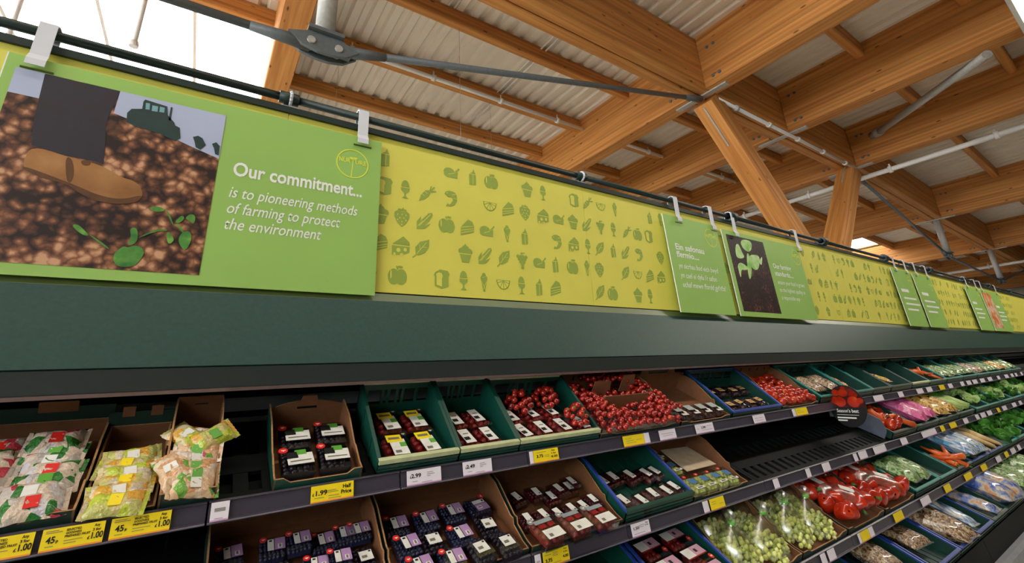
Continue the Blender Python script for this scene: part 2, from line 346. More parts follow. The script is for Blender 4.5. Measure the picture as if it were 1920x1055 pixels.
for i in range(len(BAYS)-1):
    x0, x1 = BAYS[i], BAYS[i+1]
    if i in LIGHTBAYS:
        deck_sheet(x0, x1, -12, 5.76); deck_sheet(x0, x1, 9.3, 13)
        wn = thing('window_%d' % (1+LIGHTBAYS.index(i)), None, None); wn['kind'] = 'structure'
        wn['label'] = ['blown-out white rooflight above the big farming sign', 'bright rooflight seen above the far banner'][LIGHTBAYS.index(i)]
        def zz(x, d): return zb(x)+RD+d
        mm = MB()
        for ya, yb in ((5.76, 5.84), (9.22, 9.3)):
            mm.add([(x0, ya, zz(x0, 0)), (x1, ya, zz(x1, 0)), (x1, yb, zz(x1, 0)), (x0, yb, zz(x0, 0)), (x0, ya, zz(x0, .3)), (x1, ya, zz(x1, .3)), (x1, yb, zz(x1, .3)), (x0, yb, zz(x0, .3))],
                   [(0, 1, 2, 3), (4, 5, 6, 7), (0, 1, 5, 4), (1, 2, 6, 5), (2, 3, 7, 6), (3, 0, 4, 7)])
        mm.build('window_frame', WHITEP, wn)
        n = 5
        for j in range(n):
            a = x0+(x1-x0)*j/n; b = x0+(x1-x0)*(j+1)/n
            MB().add([(a, 5.84, zz(a, .3)), (b, 5.84, zz(b, .3)), (b, 9.22, zz(b, .3)), (a, 9.22, zz(a, .3))], [(0, 1, 2, 3)]).build('pane', GLASS, wn)
            if j: MB().box(a-.02, a+.02, 5.84, 9.22, zz(a, .27), zz(a, .31)).build('glazing_bar', WHITEP, wn)
    else:
        deck_sheet(x0, x1, -12, 13)

# ------------------------------------------------------------------ timber frame
def beam(name, p0, p1, wd, dp, label, cat, group=None, mat=WOOD):
    """glulam from p0 to p1 (points on the middle of the underside); local x along the grain"""
    p0 = Vector(p0); p1 = Vector(p1); d = p1-p0; L = d.length; d.normalize()
    side = Vector((0, 0, 1)).cross(d)
    if side.length < 1e-4: side = Vector((0, 1, 0))
    side.normalize(); up = d.cross(side)
    M = Matrix((d, side, up)).transposed().to_4x4(); M.translation = p0
    e = .012
    pts = [(-wd/2+e, 0), (wd/2-e, 0), (wd/2, e), (wd/2, dp), (-wd/2, dp), (-wd/2, e)]
    return tag(MB().prism(pts, 0, L, 'x').build(name, WOOD, M=M), label, cat, group)
YG = 3.15
HERE = ['at the far left', 'beside the near rooflight', 'above the hanging tie-rod post', 'left of the forked column', 'over the column fork', 'right of the forked column', 'beside the far rooflight', 'beyond the far rooflight', 'near the end wall', 'at the end wall']
NODE = ['at the far left', 'left of the rooflight', 'at the hanging tie-rod post', 'at the left column fork', 'midway between the column forks', 'at the right column fork', 'at the near steel post', 'at the far steel post', 'beyond the far steel post', 'at the hall end']
for i, x in enumerate(BAYS[1:-1], 1):
    z = zb(x)
    beam('rafter', (x, YG+.17, z), (x, 12.9, z), .30, RD, 'deep orange rafter behind the girder '+NODE[i], 'beam', 'glulam rafters')
    beam('rafter', (x, -11.9, z), (x, YG-.17, z), .30, RD, 'deep orange rafter in front of the girder '+NODE[i], 'beam', 'glulam rafters')
for i in range(1, len(BAYS)-2):
    x0, x1 = BAYS[i], BAYS[i+1]
    g = thing('girder', 'twin-ply glulam girder '+HERE[i], 'beam', group='glulam girders')
    for s in (-1, 1):
        o = beam('ply', (x0, YG+s*.085, zb(x0)), (x1, YG+s*.085, zb(x1)), .155, RD-.02, None, None)
        o.parent = g
    # bolted steel gusset where rafters and girder meet
    b = thing('gusset_plate', 'grey bolted steel connector '+NODE[i], 'bracket', group='steel connectors at the beam joints')
    p = MB().box(x0-.05, x0+.05, YG-.42, YG+.42, zb(x0)-.02, zb(x0)+.0); p.box(x0-.012, x0+.012, YG-.2, YG+.2, zb(x0), zb(x0)+RD*.9)
    p.build('plate', STEEL, b)
    for sy in (-1, 1):
        for q in range(4):
            MB().tube((x0-.165, YG+sy*(.32+.1*(q % 2)), zb(x0)+(.12 if q < 2 else .62)), (x0-.152, YG+sy*(.32+.1*(q % 2)), zb(x0)+(.12 if q < 2 else .62)), .025, 8).build('bolt', DSTEEL, b)
PUR = [-4.4, -3.2, -2.0, -.75, .48, 1.72, 4.40, 5.66, 6.89, 8.15, 9.4, 10.65]
for i in range(1, len(BAYS)-2):
    x0, x1 = BAYS[i]+.15, BAYS[i+1]-.15
    for q, y in enumerate(PUR):
        if i in LIGHTBAYS and 6 < y < 9.2: continue
        side = 'in front of the girder' if y < 3 else 'behind the girder'
        od = OW[5-q] if y < 3 else OW[q-6]
        beam('purlin', (x0, y, zb(x0)+.66), (x1, y, zb(x1)+.66), .12, .235, 'slender orange purlin, %s %s, %s' % (od, side, HERE[i]), 'beam', 'purlins '+side+' '+HERE[i])
# forked column
foot = Vector((8.43, YG, 2.72))
for x, lab in ((BAYS[3]+.1, 'orange glulam strut leaning left from the column up to the girder'), (BAYS[5]-.05, 'orange glulam strut leaning right from the column up to the girder')):
    top = Vector((x, YG, zb(x)-.03)); d = (top-foot).normalized(); L = (top-foot).length
    side = Vector((0, 1, 0)); up = d.cross(side); M = Matrix((d, side, up)).transposed().to_4x4(); M.translation = foot
    t = thing('column_strut', lab, 'column', M=M, group='forked column struts')
    MB().prism([(-.15, -.17), (.15, -.17), (.15, .17), (-.15, .17)], .1, L, 'x').build('timber', WOOD, t)
    MB().box(L-.75, L-.05, -.012, .012, -.185, .185).build('slot_plate', STEEL, t)
tag(MB().prism([(8.43+.2*math.cos(PI*k/8), YG+.2*math.sin(PI*k/8)) for k in range(16)], 0, 2.72, 'z').build('support_column', WHITEP), 'round pale column carrying the two timber struts', 'column')

# underslung tie rods with posts
def node_casting(x, y, z, lab):
    t = thing('tie_rod_node', lab, 'bracket', (x, y, z), 'tie rod nodes')
    m = MB(); pts = [(-.26, .03), (-.16, -.05), (-.05, -.075), (.05, -.075), (.16, -.05), (.26, .03), (.14, .075), (.1, .1), (-.1, .1), (-.14, .075)]
    m.prism(pts, -.06, -.03, 'y').prism(pts, .03, .06, 'y'); m.box(-.2, .2, -.05, .05, -.02, .05); m.box(-.13, .13, -.1, .1, .09, .12)
    m.build('clevis', DSTEEL, t)
    for xx in (-.1, .1): MB().tube((xx, -.075, .0), (xx, .075, .0), .03, 10).build('pin', STEEL, t)
posts = [(-5.0, 4.06), (.49, 4.1), (16.6, 4.16), (22.15, 3.9)]
plab = ['grey steel post left of the rooflight', 'grey steel post above the big sign', 'near steel post right of the forked column', 'far steel post toward the hall end']
for (x, z), lab in zip(posts, plab):
    tag(MB().tube((x, YG, z+.1), (x, YG, zb(x)), .075, 16).build('tie_rod_post', STEEL), lab, 'post', 'posts of the tie rods')
    node_casting(x, YG, z, 'dark cast steel clevis under the '+lab)
rods = [((-5.0, 4.06), (.49, 4.1), 'dark tie rod running left of the hanging post'), ((.49, 4.1), (5.84, 5.47), 'dark tie rod rising from the hanging post to the column fork'),
        ((11.3, 5.45), (16.6, 4.16), 'thin tie rod falling right from the column fork'), ((16.6, 4.16), (22.15, 3.9), 'thin tie rod between the two short posts'), ((22.15, 3.9), (27.7, 4.8), 'thin tie rod rising beyond the second short post')]
for (a, za), (b, zc), lab in rods:
    d = Vector((b-a, 0, zc-za)).normalized(); p0 = Vector((a, YG, za)); p1 = Vector((b, YG, zc))
    t = thing('tie_rod', lab, 'rod', group='tie rods')
    MB().tube(p0+d*.2, p1-d*.1, .032, 10).build('rod', DSTEEL, t)
    MB().tube(p0+d*.2, p0+d*.5, .05, 10, r1=.035).build('sleeve', DSTEEL, t)
    MB().tube(p1-d*.5, p1-d*.1, .035, 10, r1=.055).build('sleeve', DSTEEL, t)
# bracing tube, service pipes, conduits, wires
tag(MB().tube((10.97, 2.52, 6.0), (8.3, .5, 5.44), .06, 12).tube((11.0, 2.56, 6.01), (10.8, 2.38, 5.97), .09, 10).build('bracing_tube', STEEL), 'grey diagonal roof bracing tube right of the girder', 'pipe')
def pipe(p0, p1, r, lab, clips, mat=WHITEP):
    t = thing('service_pipe', lab, 'pipe', group='service pipes under the roof'); p0 = Vector(p0); p1 = Vector(p1); d = (p1-p0).normalized()
    MB().tube(p0, p1, r, 10).build('pipe', mat, t)
    for k in range(clips):
        q = p0.lerp(p1, (k+.5)/clips); MB().tube(q-d*.03, q+d*.03, r*1.5, 10).tube(q, q+Vector((0, 0, .12)), r*.35, 6).build('pipe_clip', mat, t)
pipe((.6, 5.5, 6.12), (5.6, 5.5, 6.12), .035, 'white pipe clipped along a purlin above the yellow banner', 4)
pipe((11.4, .2, 5.33), (11.4, 6.5, 5.33), .05, 'long pale pipe crossing under the rafter behind the forked column', 4)
pipe((6.0, 3.02, 5.46), (11.0, 3.02, 5.46), .03, 'added pale tube imitating the lit girder underside between the column forks', 5)  # no real pipe; pale tube added for the lit underside of the girder
pipe((24.6, -1, 4.75), (24.6, 6.5, 4.75), .05, 'pale pipe crossing under the distant roof', 4)
pipe((6.1, 5.5, 6.12), (8.0, 5.5, 6.12), .035, 'short white pipe between rafters left of the forked column', 2)
pipe((8.5, 5.5, 6.12), (10.9, 5.5, 6.12), .035, 'short white pipe between rafters behind the forked column', 2)
for x, y0, y1, lab in ((3.77, 3.6, 6.5, 'thin white conduit pair crossing the roof deck above the banner'), (2.19, 3.5, 4.3, 'short white conduit pair near the top edge of the roof')):
    t = thing('cable_conduit', lab, 'conduit', group='conduits on the roof deck')
    for dx in (-.045, .045): MB().tube((x+dx, y0, 6.36), (x+dx, y1, 6.36), .014, 6).build('conduit', WHITEP, t)
for x, y, w in ((2.35, 4.4, 'first purlin behind the tie rod'), (3.6, 5.66, 'pipe purlin at right'), (1.1, 5.66, 'pipe purlin at left')):
    tag(MB().tube((x, y, 3.2), (x, y, 6.165), .0025, 4).build('hanging_wire', STEEL), 'hair-thin suspension wire hanging from the %s' % w, 'wire', 'hanging wires')
for x, y, lab in ((-2.0, 5.75, 'thin pale drop rod at the far left of the rooflight'), (-.97, 5.2, 'thin pale drop rod below the rooflight edge')):
    tag(MB().tube((x, y, 5.05), (x, y, 6.3), .022, 8).tube((x, y, 5.0), (x, y, 5.06), .04, 8).build('drop_rod', WHITEP), lab, 'rod')
# trunking light at the top right corner
lt = thing('strip_light', 'white linear strip light glowing at the top right corner', 'lamp', (9.2, -.06, 5.2))
MB().prism([(-.19, 0), (-.15, 0), (-.12, .05), (.12, .05), (.15, 0), (.19, 0), (.19, .09), (-.19, .09)], -3.4, 3.4, 'x').build('housing', WHITEP, lt)
MB().box(-3.35, 3.35, -.12, .12, .03, .045).build('diffuser', emit_mat('strip_light_glow', (255, 246, 226), 6), lt)
for x in (-2.6, 2.6): MB().tube((x, 0, .09), (x, 0, 1.1), .008, 6).build('suspension', STEEL, lt)

# ------------------------------------------------------------------ refrigerated cabinet: canopy, back, shelves
CAN = [-1.7, 6.82, 12.0, 17.5]
for i, (a, b) in enumerate(zip(CAN, CAN[1:])):
    t = thing('display_cabinet', ['long chilled cabinet with dark green sloping canopy on the near side of the seam', 'chilled cabinet with grey green canopy just beyond the seam', 'farthest chilled cabinet at the right edge'][i], 'cabinet', (a, 0, 0), 'chilled cabinets')
    L = b-a-.004
    def strip(name, y0, z0, y1, z1, mat, th=.006):
        d = Vector((0, y1-y0, z1-z0)).normalized(); n = Vector((0, -d.z, d.y))*th
        pts = [(y0, z0), (y1, z1), (y1+n.y, z1+n.z), (y0+n.y, z0+n.z)]
        return MB().prism(pts, 0, L, 'x').build(name, mat, t)
    strip('ledge', 1.497, 1.890, 1.482, 1.862, LEDGE, -.006)
    MB().box(0, L, 1.5, 1.52, 1.86, 1.9).build('ledge_gap', SHELFB, t)
    strip('fascia', 1.480, 1.862, 1.385, 1.664, FASCIA, -.006)
    strip('lower_lip', 1.385, 1.664, 1.398, 1.616, UNDER, -.006)
    strip('trim', 1.398, 1.616, 1.404, 1.608, TRIM, -.006)
    MB().box(0, L, 1.404, 1.66, 1.622, 1.63).build('soffit', SHELFB, t)
    g = MB(); k = 0.0
    while k < min(L, 8.5):
        g.box(k, k+.03, 1.42, 1.44, 1.612, 1.622); k += .045
    o = g.build('air_grille', SHELFB, t); o['kind'] = 'stuff'
    MB().box(0, L, 1.52, 1.66, 1.86, 1.9).build('top_cover', FASCIA, t)
    MB().prism([(.93, 0), (1.66, 0), (1.66, .5), (.945, .56)], 0, L, 'x').build('plinth', SHELFB, t)
    bp = MB().prism([(.885, .50), (.93, .50), (.93, .56), (.90, .565), (.885, .55)], 0, L, 'x').build('bumper', BACKG, t)
    for k in range(int(L/1.4)): MB().box(.6+k*1.4, .72+k*1.4, .882, .886, .515, .545).build('bumper_label', CARDY if k % 2 else CARDW, bp)
    n = round(L/1.25); wd = L/n
    for k in range(n):
        x0 = k*wd; bk = MB().box(x0, x0+wd-.004, 1.64, 1.66, .3, 1.86).build('back_panel', SHELFB, t)
        for z0, z1 in ((1.548, 1.585), (1.478, 1.53), (1.40, 1.46), (1.30, 1.38)):
            MB().box(x0+.006, x0+wd-.01, 1.628, 1.64, z0, z1).build('rail_strip', BACKG if z0 > 1.45 else SHELFB, bk)
        s = MB()
        for z in (1.472, 1.535, 1.39):
            for q in range(int(wd/.05)-1): s.box(x0+.02+q*.05, x0+.055+q*.05, 1.625, 1.64, z, z+.006)
        o = s.build('slots', pm('slot_black', (8, 8, 9), .7), bk); o['kind'] = 'stuff'
SH = {1: (1.305, 1.372, 27, .33), 2: (1.205, 1.13, 25, .42), 3: (1.085, .88, 22, .52), 4: (.955, .65, 18, .62)}
def SM(s, X, v=0, w=0, rz=0, rx=0, ry=0):
    Y, z, a, L = SH[s]
    M = Matrix.Translation((X, Y, z)) @ Matrix.Rotation(math.radians(a), 4, 'X') @ Matrix.Translation((0, v, w))
    return M @ Euler((rx, ry, rz)).to_matrix().to_4x4()
ORD = {1: 'top', 2: 'second', 3: 'third', 4: 'bottom'}
SBREAK = {1: [-1.65, .064, .495, .914, 1.346, 1.78, 2.6, 3.43, 4.7, 6.0, 7.3, 8.6, 9.9, 11.2, 12.5], 2: [-1.65, .0, .84, 1.22, 2.06, 2.93, 3.8, 4.7, 6.0, 7.3, 8.6, 9.9, 11.2], 3: [-1.65, 0, 1.1, 1.7, 2.44, 3.68, 4.7, 6, 7.3, 8.6, 9.9], 4: [-1.65, 0, 1.2, 2.4, 3.6, 4.8, 6, 7.2, 8.4]}
for s, br in SBREAK.items():
    Y, z, a, D = SH[s]
    for i, (x0, x1) in enumerate(zip(br, br[1:])):
        W = x1-x0-.004
        t = thing('shelf', 'tilted black %s shelf section with price strip, %s from the left' % (ORD[s], OW[i]), 'shelf', M=SM(s, x0, 0, 0), group='%s row of shelf sections' % ORD[s])
        m = MB(); n = max(2, int(W/.06)); p = W/n       # slotted plate: front and back bands joined by bars
        m.box(0, W, 0, .03, -.014, -.004); m.box(0, W, .10, .17, -.014, -.004); m.box(0, W, .24, D, -.014, -.004)
        for k in range(n+1): m.box(max(0, k*p-.016), min(W, k*p+.016), .03, .24, -.014, -.005)
        m.box(0, W, .02, D, -.032, -.03)
        m.build('plate', SHELFB, t)
        # price strip is upright: undo the shelf tilt
        U = Matrix.Rotation(-math.radians(a)-math.radians(8), 4, 'X') @ Matrix.Translation((0, -.012, 0))
        if s < 4:
            MB().prism([(0, -.034), (.004, -.04), (.012, -.04), (.012, .006), (.004, .006), (0, .002), (.004, 0), (.004, -.032)], 0, W, 'x').build('price_strip', STRIP, t, M=U)
            MB().box(0, W, -.002, .001, -.038, -.035).build('strip_edge', STRIPE, t, M=U)
        else:
            MB().box(0, W, .0, .02, -.10, .012).build('front_panel', SHELFB, t, M=U)
        MB().prism([(.02, -.03), (D, -.03), (D, -.07)], .0, .008, 'x').build('bracket', SHELFB, t)
# ------------------------------------------------------------------ header: rails, yellow panels, clips
RX = [-1.18+1.325*k for k in range(11)]
for k in range(10):
    x0, x1 = RX[k], RX[k+1]
    t = thing('header_rail', 'dark green twin header rail above the %s yellow panel from the left' % OW[k], 'rail', (x0, 0, 0), 'header rail lengths')
    MB().tube((0, 1.49, 2.54), (1.325, 1.49, 2.54), .014, 12).build('upper_rail', RAILG, t)
    MB().box(0, 1.325, 1.483, 1.507, 2.484, 2.506).build('lower_rail', RAILG, t)
    m = MB().tube((1.29, 1.49, 2.54), (1.35, 1.49, 2.54), .021, 12)
    m.box(1.305, 1.32, 1.488, 1.5, 2.49, 2.54); m.build('joint', RAILG, t)
    c = thing('rail_clip', 'pale plastic clip ring on the header rail joint, %s from the left' % OW[k], 'clip', (x1, 1.49, 2.54), 'header rail clips') if k < 2 else thing('rail_clip', 'round dark clamp on the header rail joint, %s from the left' % OW[k], 'clip', (x1, 1.49, 2.54), 'header rail clips')
    mt = CLIP if k < 2 else RAILG
    m = MB(); N = 14
    for a in range(N):
        t0 = 2*PI*a/N; t1 = 2*PI*(a+1)/N; r = .024
        m.tube((0, r*math.cos(t0), r*math.sin(t0)), (0, r*math.cos(t1), r*math.sin(t1)), .005, 6)
    if k >= 2: m = MB().tube((-.035, 0, 0), (.035, 0, 0), .034, 14)
    m.build('ring', mt, c)
    MB().box(-.028, .028, -.004, .004, -.055, -.03).build('tab', mt, c)
# printed food icons: flat shapes in a unit square (x right, z up), second list = cut lines in the panel colour
def ell(cx, cy, rx, ry, n=16, a0=0, a1=360):
    full = abs(a1-a0) >= 360
    return [(cx+rx*math.cos(math.radians(a0+(a1-a0)*k/(n if full else n-1))), cy+ry*math.sin(math.radians(a0+(a1-a0)*k/(n if full else n-1)))) for k in range(n)]
def bar(x0, y0, x1, y1, w):
    d = math.hypot(x1-x0, y1-y0); nx, ny = -(y1-y0)/d*w/2, (x1-x0)/d*w/2
    return [(x0+nx, y0+ny), (x0-nx, y0-ny), (x1-nx, y1-ny), (x1+nx, y1+ny)]
def tick(w): return w
IC = {
 'apple': ([ell(-.17, -.08, .27, .36), ell(.17, -.08, .27, .36), bar(0, .25, -.06, .42, .05), ell(.12, .38, .13, .055)], [ell(-.3, .02, .035, .2)]),
 'carton': ([[(-.2, -.48), (.2, -.42), (.2, .15), (.06, .48), (.0, .3), (-.2, .15)]], [bar(.02, -.45, .02, .18, .035), bar(-.2, .16, .2, .16, .035)]),
 'egg': ([ell(0, .14, .2, .34, 14, 0, 180), [(-.22, .08), (.22, .08), (.2, -.06), (.06, -.18), (-.06, -.18), (-.2, -.06)], [(-.04, -.16), (.04, -.16), (.05, -.36), (.17, -.46), (-.17, -.46), (-.05, -.36)]], [bar(-.24, .1, .24, .1, .03)]),
 'carrot': ([[(-.45, -.45), (-.34, -.1), (-.12, .16), (.06, .2), (.14, .08), (.06, -.12), (-.16, -.32)], bar(.1, .14, .36, .42, .06), bar(.1, .14, .46, .2, .06), bar(.1, .14, .2, .44, .06)], [bar(-.3, -.06, -.16, -.14, .03), bar(-.16, .1, -.02, .0, .03)]),
 'prawn': ([ell(-.02, .18, .34, .22, 14, 0, 180), [(-.34, .18), (.32, .18), (.34, -.1), (.18, -.34), (-.04, -.46), (-.2, -.44), (-.02, -.3), (.1, -.1), (.06, .06), (-.18, .04)], [(-.3, -.48), (-.06, -.4), (-.2, -.3)]], [bar(.05, .2, .3, .26, .03), bar(.1, .02, .34, .0, .03), ell(-.22, .25, .035, .035, 8)]),
 'orange': ([ell(0, .2, .42, .5, 18, 180, 360)], [ell(0, .17, .36, .42, 16, 180, 360), ]),
 'cake': ([[(-.36, -.02), (.06, .44), (.3, .34), (.4, .12), (.38, -.2), (-.38, -.46)]], [bar(-.36, -.04, .38, .12, .035), bar(-.37, -.2, .38, -.02, .03), bar(-.37, -.34, .38, -.12, .03)]),
 'strawberry': ([[(-.36, .22), (-.2, .34), (0, .28), (.2, .34), (.36, .22), (.36, .0), (.2, -.3), (.0, -.48), (-.2, -.3), (-.36, 0)], bar(-.2, .38, .2, .38, .06), bar(0, .32, .06, .48, .05)], [ell(x, y, .03, .045, 6) for x, y in ((-.2, .12), (0, .14), (.2, .12), (-.1, -.04), (.1, -.04), (0, -.22), (-.2, -.14), (.2, -.14), (0, -.36))]),
 'cheese': ([[(-.4, .05), (.1, .46), (.4, .2), (.42, .05)], [(-.42, -.02), (.42, -.02), (.4, -.3), (.1, -.4), (-.42, -.46)]], [ell(-.12, -.22, .1, .1, 10), ell(.2, -.18, .08, .09, 10), ell(-.3, -.42, .06, .07, 8), ell(.04, -.42, .09, .07, 8)]),
 'corn': ([[(-.42, -.46), (-.36, -.2), (-.1, .1), (.2, .42), (.36, .46), (.4, .34), (.2, .0), (-.1, -.32)], [(-.4, -.46), (-.42, -.1), (-.2, .2), (-.24, -.1)], [(-.4, -.46), (.0, -.4), (.3, -.1), (-.04, -.26)]], [bar(-.28, -.28, .3, .38, .035), bar(-.36, -.3, -.1, .0, .03)]),
 'leaf': ([[(-.3, -.34), (-.34, 0), (-.1, .3), (.36, .46), (.34, .1), (.16, -.2), (-.14, -.36)], bar(-.46, -.5, -.2, -.26, .05)], [bar(-.26, -.3, .22, .3, .03), bar(-.1, -.1, -.12, .16, .025), bar(.02, .05, .24, .06, .025)]),
 'cupcake': ([ell(-.16, .1, .24, .18), ell(.16, .1, .24, .18), ell(0, .26, .2, .16), ell(0, .44, .05, .05, 8), [(-.32, -.02), (.32, -.02), (.2, -.46), (-.2, -.46)]], [bar(-.36, -.03, .36, -.03, .04)]),
 'cone': ([[(-.16, .1), (.16, .1), (.05, -.48), (-.05, -.48)], ell(-.08, .2, .12, .14), ell(.08, .2, .12, .14), ell(0, .36, .11, .12)], [bar(-.13, .02, .06, -.36, .025), bar(.13, .02, -.06, -.36, .025), bar(-.1, .24, .1, .3, .02)]),
 'grapes': ([ell(x, y, .1, .1, 8) for x, y in ((-.27, .2), (-.09, .2), (.09, .2), (.27, .2), (-.18, .05), (0, .05), (.18, .05), (-.1, -.1), (.1, -.1), (0, -.25), (0, -.4))]+[bar(0, .25, .0, .46, .05), bar(-.1, .36, .2, .42, .06)], []),
 'bread': ([[(-.34, .3), (-.1, .44), (.3, .4), (.4, .24), (.34, .1), (.34, -.36), (-.0, -.48), (-.36, -.36), (-.36, .08), (-.42, .16)]], [[(-.3, .22), (-.16, .3), (0, .26), (.04, .12), (.0, .0), (.0, -.38), (-.28, -.3), (-.28, .04)]]),
 'turkey': ([ell(-.1, -.02, .32, .26), ell(-.26, -.12, .14, .16), [(.0, -.2), (.3, .1), (.4, .04), (.36, -.3), (-.3, -.3)], bar(.24, .06, .44, .24, .07), ell(.44, .26, .06, .05, 8)], [bar(-.16, -.14, .2, -.02, .03)]),
}
ICM = {}
for n, (A, B) in IC.items():
    S = .078; m = MB()
    for q, p in enumerate(A): m.add([(u*S, -.00003*q, v*S) for u, v in p], [list(range(len(p)))], 0)
    for p in B: m.add([(u*S, -.0005, v*S) for u, v in p], [list(range(len(p)))], 1)
    if n == 'orange':
        for a in (200, 235, 270, 305, 340): m.add([(u*S, -.0009, v*S) for u, v in bar(0, .16, .36*math.cos(math.radians(a)), .17+.42*math.sin(math.radians(a)), .035)], [[0, 1, 2, 3]], 0)
    ICM[n] = m.mesh(n+'_print', [ICON, YEL])
LAY = {2.404: 'carton .48 turkey .75 carton .85 apple .94 cupcake 1.13 egg 1.22 bread 1.41 carrot 1.5 orange 1.59 cone 1.69 carton 1.96 cone 2.05',
 2.29: 'bread .48 egg .56 carrot .65 prawn .75 orange .93 cake 1.02 strawberry 1.11 cheese 1.21 turkey 1.3 cupcake 1.39 corn 1.48 grapes 1.57 egg 1.66 carrot 1.76 apple 1.84 bread 1.93',
 2.178: 'cupcake .47 strawberry .55 corn .64 apple .73 cake .82 turkey .91 cone 1.01 carton 1.1 prawn 1.28 cheese 1.38 egg 1.47 leaf 1.55 carton 1.64 corn 1.73 prawn 1.83 strawberry 2.0',
 2.07: 'cake .47 cheese .55 leaf .63 cupcake .81 corn .9 leaf .99 grapes 1.08 turkey 1.17 carton 1.26 apple 1.36 cone 1.45 strawberry 1.53 leaf 1.71 orange 1.8 cake 1.89 cheese 1.98',
 1.962: 'egg .45 apple .54 bread .71 egg .8 cone .89 orange .98 egg 1.07 carton 1.16 cake 1.25 leaf 1.52 apple 1.6 cupcake 1.78 egg 1.87'}
icons = []
for z, row in LAY.items():
    q = row.split()
    for n, x in zip(q[::2], q[1::2]): icons.append((n, float(x), z))
keys = sorted(IC); rr = random.Random(3)
for z in LAY:
    x = 2.17
    while x < 10.5:
        if rr.random() < .74 and not (2.12 < x < 2.55 and z < 2.1): icons.append((rr.choice(keys), x, z))
        x += .0905
for k in range(10):
    x0, x1 = RX[k], RX[k+1]
    t = thing('banner_panel', 'lime yellow banner panel printed with small green food icons, %s from the left' % OW[k], 'banner', (x0, 1.494, 1.898), 'yellow banner panels')
    MB().prism([(.001, 0), (1.324, 0), (1.324, .588), (.001, .588)], 0, .006, 'y').build('board', YEL, t)
    for n, x, z in icons:
        if x0+.0 <= x < x1: obj(n+'_print', ICM[n], t, (x-x0, -.0012, z-1.898))

# ------------------------------------------------------------------ hanging signs
def hook(x, lab, ys=1.472, zt=2.44):
    t = thing('sign_hook', lab, 'hook', (x, 0, 0), 'white sign hooks')
    w = .018
    MB().box(-w, w, 1.462, 1.4645, zt+.012, 2.556).build('strap', CLIP, t)
    MB().prism([(1.462, 2.553), (1.475, 2.562), (1.5, 2.562), (1.507, 2.553), (1.507, 2.52), (1.5045, 2.52), (1.5045, 2.552), (1.4985, 2.559), (1.4755, 2.559), (1.4645, 2.55)], -w, w, 'x').build('crook', CLIP, t)
    MB().prism([(1.4645, zt+.014), (1.462, zt+.014), (1.452, zt-.004), (1.452, zt-.022), (1.4545, zt-.022), (1.4545, zt-.004)], -w*1.05, w*1.05, 'x').build('lower_tab', CLIP, t)
    MB().box(-.028, .034, 1.4665, 1.4695, zt-.028, zt-.024).build('slot', pm('slot_brown', (70, 76, 30), .8), t)
def sign(x0, x1, lab, mat=GRN, z0=1.881, z1=2.448, lean=.0):
    t = thing('hanging_sign', lab, 'sign', (x0, 1.470, z0), 'green signs hung on the header rail')
    if lean: t.rotation_euler = (-lean, 0, 0); t.location.y = 1.4695-math.sin(lean)*(z1-z0)
    MB().box(0, x1-x0, 0, .004, 0, z1-z0).build('board', mat, t)
    MB().box(-.0025, 0, .0, .004, 0, z1-z0).build('board_edge', WHITE, t)
    return t
def ring(parent, cx, cz, r, w, mat, y=-.001):
    V = []; n = 48
    for k in range(n): a = 2*PI*k/n; V += [(cx+r*math.cos(a), y, cz+r*math.sin(a)), (cx+(r-w)*math.cos(a), y, cz+(r-w)*math.sin(a))]
    return MB().add(V, [(2*k, 2*k+1, 2*((k+1) % n)+1, 2*((k+1) % n)) for k in range(n)]).build('logo_ring', mat, parent)
def logo(t, cx, cz, r, mat):
    ring(t, cx, cz, r, r*.075, mat)
    text('logo_text', 'NUR', r*.46, mat, t, cx-r*.86, -.001, cz+r*.02, .025, width=r*.70)
    text('logo_text', 'URE', r*.42, mat, t, cx+r*.14, -.001, cz+r*.02, .025, width=r*.70)
    flatpoly([[(cx+u*r, cz+v*r) for u, v in p] for p in (bar(-.04, -.95, .02, .3, .06), ell(-.1, .38, .13, .06), ell(.15, .4, .14, .06), bar(-.16, .3, .18, .3, .05))], -.0012).build('logo_sprout', mat, t)
def bars(parent, x, z, ws, h, gap, mat, y=-.001, name='small_print'):
    m = MB()
    for i, wd in enumerate(ws): m.add([(x, y, z-i*gap), (x+wd, y, z-i*gap), (x+wd, y, z-i*gap+h), (x, y, z-i*gap+h)], [(0, 1, 2, 3)])
    return m.build(name, mat, parent)

